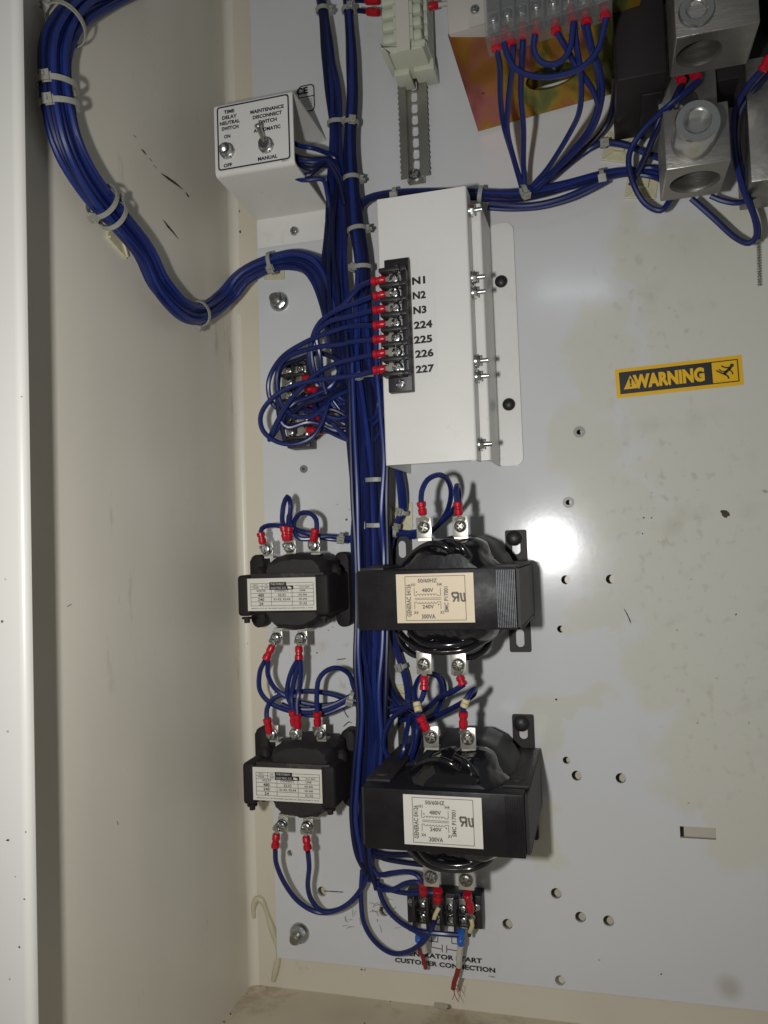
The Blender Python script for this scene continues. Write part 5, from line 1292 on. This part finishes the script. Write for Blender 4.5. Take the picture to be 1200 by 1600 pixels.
# relay leads
def SR(a, b, d=.104): return ((a[0], a[1], d), (b[0], b[1], d-.001), (b[0]-1, b[1]-10, d-.0025))
G4 = 'leads from the covered relay terminals'
RL = [('first from the left', [(775, 74, .104), (781, 104, .092), (782, 152, .072), (787, 195, .055), (803, 250, .035), (815, 292, .024)], SR((776, 78), (771, 56))),
      ('second, two crimps together', [(802, 70, .104), (800, 108, .090), (794, 160, .070), (793, 206, .052), (805, 255, .034), (817, 292, .024)], SR((799, 70), (795, 50))),
      ('second, long jumper to the far right', [(787, 66, .106), (795, 92, .103), (808, 109, .100), (830, 118, .098), (860, 120, .097), (895, 112, .098), (917, 99, .100), (935, 76, .102), (947, 28, .106)], SR((787, 64), (789, 43))),
      ('third', [(817, 62, .104), (815, 100, .094), (814, 150, .074), (818, 200, .055), (818, 255, .034), (820, 292, .024)], SR((817, 60), (816, 38))),
      ('fourth, short jumper', [(836, 54, .105), (834, 76, .103), (843, 95, .101), (860, 101, .100), (878, 95, .101), (891, 74, .103), (896, 34, .106)], SR((837, 54), (838, 32))),
      ('fifth', [(870, 50, .104), (884, 74, .098), (901, 104, .090), (926, 141, .078), (934, 175, .064), (912, 215, .048), (869, 262, .032), (835, 293, .024)], SR((869, 51), (867, 29))),
      ('sixth', [(897, 32, .105), (901, 72, .098), (908, 117, .088), (906, 170, .070), (890, 208, .052), (858, 260, .034), (832, 290, .024)], SR((896, 36), (891, 12))),
      ('seventh', [(917, 38, .105), (926, 78, .096), (938, 113, .086), (940, 156, .072), (922, 208, .052), (873, 262, .034), (838, 296, .022)], SR((917, 38), (913, 16))),
      ('eighth', [(912, 36, .104), (922, 74, .094), (934, 112, .084), (935, 160, .070), (916, 208, .050), (868, 264, .032), (836, 298, .02)], SR((946, 28), (943, 8)))]
for i, (nm, P, s_) in enumerate(RL):
    lead('blue lead from the covered relay block, %s crimp' % nm if 'second' not in nm and 'fourth' not in nm else 'blue lead from the covered relay block, %s' % nm, P, [s_], group=G4)
# dark tube standing in for the brownish shadow running down beside the plate
lead('dark strand standing in for the shadow coming down from behind the relay housing', [(962, 120, .05), (958, 160, .03), (950, 190, .02), (932, 215, .016), (905, 240, .014), (880, 262, .014)], group=G4, m=WIRE2, r=.0018)

# black relay housing
rh = thing('relay_housing', 'black relay housing behind the chromate plate and lugs', 'relay housing', at(1000, 80, .02))
X0_, X1_ = at(960, 100, .060)[0], at(1036, 100, .060)[0]
mb = MB(); mb.box(at(962, 100, .070)[0], at(1040, 60, .070)[0], .004, .070, at(990, 122, .07)[2], .42, bev=.0012)
mb.box(at(962, 100, .030)[0]-.001, at(1002, 100, .03)[0], .004, .030, at(985, 150, .03)[2], .42, bev=.001)
build('housing_body', mb, HOUSE, rh)
mb = MB(); mb.box(at(1000, 100, .05)[0], at(1034, 100, .05)[0], .002, .052, at(1010, 152, .05)[2], .42, bev=.001)
mb.box(at(1190, 60, .03)[0], at(1230, 60, .03)[0], .002, .06, at(1200, 60, .03)[2], .42, bev=.001)
mb.box(at(1034, 60, .03)[0], at(1225, 60, .03)[0], .002, .034, at(1130, 132, .03)[2], .42, bev=.001)
build('housing_rib', mb, HOUSE, rh)

# ================================================================ ALUMINIUM LUGS
def lug(lab, xa, xb, zb_, zt_, d0, d1, screw, bore, rs, rb, collar, sd=0):
    t = thing('aluminium_lug', lab, 'cable lug', ((xa+xb)/2, d0, zb_), 'aluminium cable lugs')
    mb = MB(); cxs, czs = screw; cxb, cdb = bore
    bm = mb.bm
    # body: box with a blind bore in its lower face, cut with a boolean-free ring construction
    hw = (xb-xa)/2; cxm = (xa+xb)/2
    add = []
    # front, back, sides, top
    mb2 = MB(); mb2.box(xa, xb, d0, d1, zb_+.0001, zt_, bev=.0008)
    # remove bottom face area: build the bottom separately
    low = [f for f in mb2.bm.faces if f.normal.z < -.99 and f.calc_area() > 1e-5] if False else None
    mb2.bm.normal_update()
    low = [f for f in mb2.bm.faces if abs(f.normal.z) > .99 and f.calc_center_median().z < zb_+.0006 and f.calc_area() > (xb-xa)*(d1-d0)*.5]
    if low: bmesh.ops.delete(mb2.bm, geom=low, context='FACES_ONLY')
    e_ = .0008
    vs, fs = curve_mesh([[(xa+e_, -d1+e_), (xb-e_, -d1+e_), (xb-e_, -d0-e_), (xa+e_, -d0-e_)], [(cxb+rb*math.cos(2*math.pi*k/32), -cdb+rb*math.sin(2*math.pi*k/32)) for k in range(32)]])
    nv = [mb2.bm.verts.new(Vector((v.x, v.y, zb_+.0001))) for v in vs]
    for f in fs:
        try: mb2.bm.faces.new([nv[i] for i in f])
        except ValueError: pass
    ringA = [mb2.bm.verts.new(Vector((cxb+rb*math.cos(2*math.pi*k/32), -cdb+rb*math.sin(2*math.pi*k/32), zb_+.0001))) for k in range(32)]
    prev = ringA
    for hz, rr in [(.0012+k*.0011, rb*(.963 if k % 2 else .99)) for k in range(28)]:
        cur = [mb2.bm.verts.new(Vector((cxb+rr*math.cos(2*math.pi*k/32), -cdb+rr*math.sin(2*math.pi*k/32), zb_+hz))) for k in range(32)]
        for k in range(32): mb2.bm.faces.new((prev[k], prev[(k+1) % 32], cur[(k+1) % 32], cur[k]))
        prev = cur
    mb2.bm.faces.new(prev)
    body = build('lug_body', mb2, ALU, t)
    # set screw with hexagon socket
    bm = bmesh.new(); n = 36; rings = []
    for rr, dd in ((rs, 0), (rs, collar-.0012), (rs*.93, collar), (rs*.62, collar), (rs*.56, collar-.0006)):
        rings.append([bm.verts.new(Vector((cxs+rr*math.cos(2*math.pi*k/n), -(d1+dd), czs+rr*math.sin(2*math.pi*k/n)))) for k in range(n)])
    def hexr(k, R_): a = 2*math.pi*k/n; aa = (a % (math.pi/3))-math.pi/6; return R_*math.cos(math.pi/6)/math.cos(aa)
    for dd in (collar-.0008, collar-.0075):
        rings.append([bm.verts.new(Vector((cxs+hexr(k, rs*.56)*math.cos(2*math.pi*k/n), -(d1+dd), czs+hexr(k, rs*.56)*math.sin(2*math.pi*k/n)))) for k in range(n)])
    for a, b in zip(rings, rings[1:]):
        for i in range(n): bm.faces.new((a[i], a[(i+1) % n], b[(i+1) % n], b[i]))
    bm.faces.new(rings[-1]); mm_ = MB(); mm_.bm.free(); mm_.bm = bm
    build('set_screw', mm_, mat('bright_aluminium', (.48, .48, .46), rough=.27, metal=.95, noise_amt=.1, nscale=80), t)
    return t
def X_(px, py, d): return at(px, py, d)[0]
def Z_(px, py, d): return at(px, py, d)[2]
D1 = .104
lug('large aluminium cable lug at the top right, cut by frame', X_(1054, 30, D1), X_(1187, 20, D1), (Z_(1055, 64, D1)+Z_(1185, 32, D1))/2, .44, .070, D1,
    (X_(1088, 18, D1), Z_(1088, 18, D1)), (X_(1092, 78, .088), .0875), .0083, .0108, .0022)
D2 = .083
lug('smaller aluminium cable lug with protruding socket screw', X_(1038, 220, D2), X_(1140, 200, D2), (Z_(1039, 266, D2)+Z_(1140, 252, D2))/2, (Z_(1036, 172, D2)+Z_(1139, 158, D2))/2, .044, D2,
    (X_(1083, 219, D2), Z_(1083, 219, D2)), (X_(1086, 288, .064), .0636), .0106, .0125, .0195)
# grey base bar linking the lugs
bar = thing('bus_bar', 'dull grey bus bar between the two aluminium lugs', 'bus bar', at(1080, 150, .03))
build('bar', MB().box(X_(1027, 140, .04), X_(1120, 140, .04), .0345, .040, Z_(1075, 190, .04), .30, bev=.0006), STEELD, bar)
Xb, _, Zb = at(1072, 158, .045)
build('bar_bolt', MB().lathe((Xb, .040, Zb), (Xb, .047, Zb), [(0, .0062), (.7, .0058), (1, .004)], n=20), STEEL, bar)
rb_ = thing('side_bar', 'grey metal bar at the right picture edge below the top lug', 'bus bar', at(1185, 200, .03))
build('bar', MB().box(X_(1166, 200, .045), X_(1260, 200, .045), .012, .050, Z_(1180, 290, .045), Z_(1180, 98, .045), bev=.0008), STEELD, rb_)
# lugs' small leads
G5 = 'loose blue wires by the aluminium lugs'
lead('blue wire looping wide left of the smaller lug', [(1092, 125, .050), (1072, 143, .052), (1045, 165, .050), (1015, 192, .042), (990, 225, .036), (982, 252, .034), (990, 288, .032), (1008, 318, .030), (1032, 329, .030), (1046, 314, .030), (1060, 290, .028)], [((1090, 122, .052), (1082, 112, .050), None)], group=G5, r=.0017)
lead('blue wire from the left red crimp beneath the top lug', [(1066, 128, .050), (1056, 150, .050), (1040, 178, .046), (1022, 215, .036), (1004, 258, .026), (988, 285, .020)], [((1066, 128, .052), (1060, 116, .050), None)], group=G5, m=WIRE2)
lead('blue wire crossing behind the two mounts to the smaller lug', [(1030, 185, .040), (1018, 220, .034), (1005, 250, .026), (994, 272, .02), (985, 290, .018)], group=G5)
lead('blue wire forming the long pointed loop at the right', [(1080, 310, .030), (1115, 341, .028), (1147, 370, .028), (1170, 380, .030), (1182, 368, .032), (1179, 340, .034), (1163, 300, .036), (1152, 262, .038), (1147, 220, .040), (1148, 178, .044), (1165, 140, .052), (1192, 108, .060)], [((1190, 112, .060), (1203, 88, .062), None)], group=G5, r=.0017)
lead('blue wire beside the long pointed loop at the right', [(1205, 112, .058), (1180, 140, .05), (1156, 178, .044), (1152, 220, .038), (1158, 262, .034), (1170, 310, .032), (1184, 352, .030), (1184, 374, .028)], group=G5, m=WIRE2)
lead('blue wire curving under the smaller lug to the picture edge', [(1110, 306, .028), (1130, 314, .028), (1155, 317, .028), (1180, 306, .028), (1206, 286, .030)], group=G5)
bs = thing('beaded_chain', 'thin grey beaded strip hanging at the right edge below the pointed loop', 'beaded strip', at(1185, 378, .003))
mb = MB()
for k in range(17):
    p = at(1185+.12*k, 376+k*4.2, .0025); q = at(1185+.12*k, 379.6+k*4.2, .0025); mb.lathe(p, q, [(0, .0003), (.2, .0011), (.5, .0014), (.8, .0011), (1, .0003)], n=8)
build('bead', mb, STEEL, bs)
for i, P in enumerate(([(1000, 262, .02), (1020, 262, .02), (1040, 268, .022)], [(996, 272, .02), (1018, 276, .02), (1040, 284, .022)])):
    lead('short blue wire entering behind the smaller lug, %s' % ('upper', 'lower')[i], P, group=G5)
